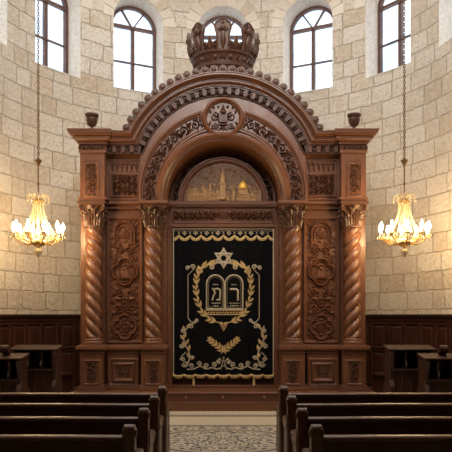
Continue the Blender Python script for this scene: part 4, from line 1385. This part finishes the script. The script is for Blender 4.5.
# low benches along the apse wall
for sd, nm in ((-1, 'left'), (1, 'right')):
    t0, t1 = (radians(53), radians(76))
    def P(t, r, z): return (sd * r * sin(t), ZC + r * cos(t), z)
    c = P((t0 + t1) / 2, 4.05, 0)
    b = thing('low_bench', c, 'low dark bench in the shadow between the ark and the panelled wall, %s side' % nm, 'bench', 'low benches beside the ark')
    m = MB(); rows = [[P(t0 + (t1 - t0) * i / 10, r, z) for r, z in ((3.85, .50), (3.85, .545), (4.27, .545), (4.27, .50))] for i in range(11)]
    o_ = m.grid(rows, closed_u=True); m.f.append(tuple(o_ + k for k in range(4))); m.f.append(tuple(o_ + 40 + k for k in range(4)))
    m.build('seat', PEWW, b, smooth=30)
    m = MB(); rows = [[P(t0 + (t1 - t0) * i / 10 , r, z) for r, z in ((3.9, 0.0), (3.9, .5), (4.25, .5), (4.25, 0.0))] for i in range(11)]
    o_ = m.grid(rows, closed_u=True); m.f.append(tuple(o_ + k for k in range(4))); m.f.append(tuple(o_ + 40 + k for k in range(4)))
    m.build('bench_front', PEWW, b, smooth=30)

# =================================================================== CHANDELIERS
HD = 11.6; kh = HD / F
def chandelier():
    t = thing('chandelier', (0, 0, 0), 'x', 'chandelier', 'pair of lit chandeliers')
    z = lambda y: (238 - y) * kh           # local height of a photo row, origin at y = 238
    top = WT - (EYE + (HY - 238) * kh)
    m = MB(); m.lathe([(.10, top), (.10, top - .03), (.05, top - .08), (.012, top - .1)], n=16); m.build('ceiling_rose', BRASS, t)
    # chain of alternating links from ceiling to the upper canopy
    m = MB(); L = .066; zc = z(162); n = int((top - .08 - zc) / (L * .72))
    for i in range(n + 1):
        c = zc + (top - .09 - zc) * i / n
        pts = []
        for k in range(10):
            a = 2 * pi * k / 10; u, v = .018 * cos(a), L / 2 * sin(a)
            pts.append((u, 0, c + v) if i % 2 else (0, u, c + v))
        m.tube(pts, .0065, 4, closed=True)
    m.build('chain', DBRASS, t)
    m = MB(); m.lathe([(.008, z(158)), (.03, z(159.5)), (.062, z(160)), (.058, z(161.5)), (.03, z(164)), (.014, z(166))], n=16)
    m.lathe([(.012, z(166)), (.011, z(182)), (.02, z(184)), (.011, z(186)), (.011, z(204))], n=10); m.build('stem', DBRASS, t)
    # upper crown of crystal curls
    m = MB()
    m.lathe([(.05, z(203.5)), (.085, z(202.5)), (.09, z(201)), (.06, z(200)), (.04, z(198))], n=20); m.build('collar', BRASS, t)
    m = MB()
    for i in range(10):
        a = 2 * pi * i / 10
        pts = [(.05, z(200)), (.075, z(196.5)), (.12, z(194.6)), (.165, z(195.6)), (.185, z(198)), (.17, z(200)), (.15, z(199.4))]
        m.tube([(r * cos(a), r * sin(a), q) for r, q in pts], [.008, .009, .010, .010, .009, .008, .006], 5)
        m.ball((.185 * cos(a), .185 * sin(a), z(201.4)), .012, .012, .026, 6, 4)
        m.ball((.075 * cos(a), .075 * sin(a), z(194.4)), .011, .011, .022, 6, 4)
    m.build('crystal_crown', CRYSTAL, t)
    # bead strands: collar to ring and ring to bowl
    m = MB()
    for i in range(14):
        a = 2 * pi * i / 14
        for k in range(17):
            s = k / 16
            r = .085 + (.275 - .085) * (s ** 1.9); q = z(203.5) + (z(233) - z(203.5)) * s
            m.ball((r * cos(a), r * sin(a), q), .0125, .0125, .017, 6, 4)
    m.build('bead_strand', CRYSTAL, t)
    m = MB()
    for i in range(28):
        a = 2 * pi * i / 28
        m.ball((.275 * cos(a), .275 * sin(a), z(233.6)), .013, .013, .02, 6, 4)
        for k in range(6):
            s = (k + 1) / 6; r = .275 - .14 * s ** 1.6; q = z(234) + (z(242) - z(234)) * s
            if i % 2: m.ball((r * cos(a), r * sin(a), q), .0115, .0115, .017, 6, 4)
    m.build('crystal_basket', CRYSTAL, t)
    m = MB()
    m.lathe([(.014, z(204)), (.03, z(208)), (.016, z(212)), (.05, z(218)), (.03, z(223)), (.018, z(227)), (.05, z(232)), (.02, z(238)), (.05, z(241))], n=14); m.build('glass_column', CRYSTAL, t)
    m = MB(); m.lathe([(.04, z(240)), (.13, z(241)), (.145, z(242.4)), (.11, z(244.6)), (.05, z(246.6)), (.02, z(247.5)), (.002, z(248))], n=20); m.build('bowl', BRASS, t)
    m = MB()
    m.lathe([(.004, z(247.4)), (.03, z(248.4)), (.075, z(250)), (.07, z(252)), (.04, z(254.6)), (.012, z(257)), (.002, z(258))], n=8); m.build('pendant_drop', CRYSTAL, t, smooth=0)
    # arms
    arm0 = None
    for i in range(10):
        a = radians(36 * i + 10)
        if arm0 is None:
            m = MB()
            pts = [(.10, z(242)), (.16, z(244.2)), (.24, z(244.4)), (.32, z(242)), (.375, z(238.6)), (.415, z(237.2))]
            m.tube([(r, 0, q) for r, q in pts], .011, 6)
            m.tube([(.415, 0, z(238.5)), (.415, 0, z(235.4))], .012, 6)
            sp_ = spiral(.29, z(239.6), .05, .012, -pi / 2, 1.3, 14)
            m.tube([(x, 0, q) for x, q in sp_], .007, 5)
            arm0 = m.build('arm', BRASS, t)
            b = MB(); b.lathe([(.01, z(236.6)), (.05, z(236)), (.062, z(235)), (.05, z(235.2)), (.015, z(235.6))], (.415, 0, 0), 14)
            for k in range(8):
                an = 2 * pi * k / 8
                b.ball((.415 + .056 * cos(an), .056 * sin(an), z(237.3)), .010, .010, .026, 6, 4)
            b.build('drip_pan', CRYSTAL, arm0)
            w = MB(); w.lathe([(.015, z(235.6)), (.016, z(231)), (.012, z(230.6))], (.415, 0, 0), 10); w.build('candle_sleeve', WAX, arm0)
            f = MB(); f.lathe([(.011, z(230.7)), (.026, z(229)), (.028, z(227.6)), (.018, z(225)), (.004, z(222.6))], (.415, 0, 0), 10); o = f.build('bulb', BULB, arm0); o['label'] = 'lit candle bulb'
            arm0.rotation_euler = (0, 0, a)
        else:
            c = arm0.copy(); COL.objects.link(c); c.rotation_euler = (0, 0, a)
            for ch in arm0.children:
                cc = ch.copy(); COL.objects.link(cc); cc.parent = c
    return t
ch1 = chandelier()
X, Z = pxz(38.3, 238, HD); ch1.location = (X, HD, Z)
ch1['label'] = 'lit brass and crystal chandelier hanging on a chain to the left of the ark'
ch2 = copy_tree(ch1)
X, Z = pxz(404.3, 238, HD); ch2.location = (X, HD, Z)
ch2['label'] = 'lit brass and crystal chandelier hanging on a chain to the right of the ark'

# =================================================================== CAMERA, LIGHT, WORLD
cam = bpy.data.cameras.new('camera'); co = bpy.data.objects.new('camera', cam); COL.objects.link(co)
co.location = (0, 0, EYE); co.rotation_euler = (pi / 2, 0, 0)
cam.sensor_width = 36; cam.sensor_fit = 'HORIZONTAL'; cam.lens = 36 * F / 452
cam.shift_x = (226 - CX) / 452; cam.shift_y = (HY - 226) / 452
cam.clip_start = .05; cam.clip_end = 200
SC.camera = co

W = bpy.data.worlds.new('sky'); SC.world = W; W.use_nodes = True
bg = W.node_tree.nodes['Background']; bg.inputs[0].default_value = (.93, .97, 1.0, 1); bg.inputs[1].default_value = 2.3

def area(name, loc, target, sx, sy, power, col):
    l = bpy.data.lights.new(name, 'AREA'); l.shape = 'RECTANGLE'; l.size = sx; l.size_y = sy; l.energy = power; l.color = col
    o = bpy.data.objects.new(name, l); COL.objects.link(o); o.location = loc
    o.rotation_euler = (Vector(target) - Vector(loc)).to_track_quat('-Z', 'Y').to_euler()
    return o
area('added_nave_top_light', (0, 8.6, 9.7), (0, 12.4, 4.6), 5, 2.0, 360, (1, .96, .91))  # unseen overhead area light, added for top-down contrast on the ark
g_ = area('added_front_fill', (0, 2.5, 9.2), (0, 12.4, 6.0), 5, 1.2, 75, (1, .95, .89)); g_.data.spread = radians(70)  # added frontal fill high in the nave, narrowed onto the upper ark
area('added_apse_top_light', (0, 12.6, 9.75), (0, 12.8, 0), 5.5, 4.5, 150, (1, .98, .95))  # added overhead area light that brightens the apse wall from the top

SC.view_settings.view_transform = 'Standard'; SC.view_settings.look = 'None'
SC.view_settings.gamma = 1; SC.view_settings.use_curve_mapping = False
SC.view_settings.exposure = -0.12
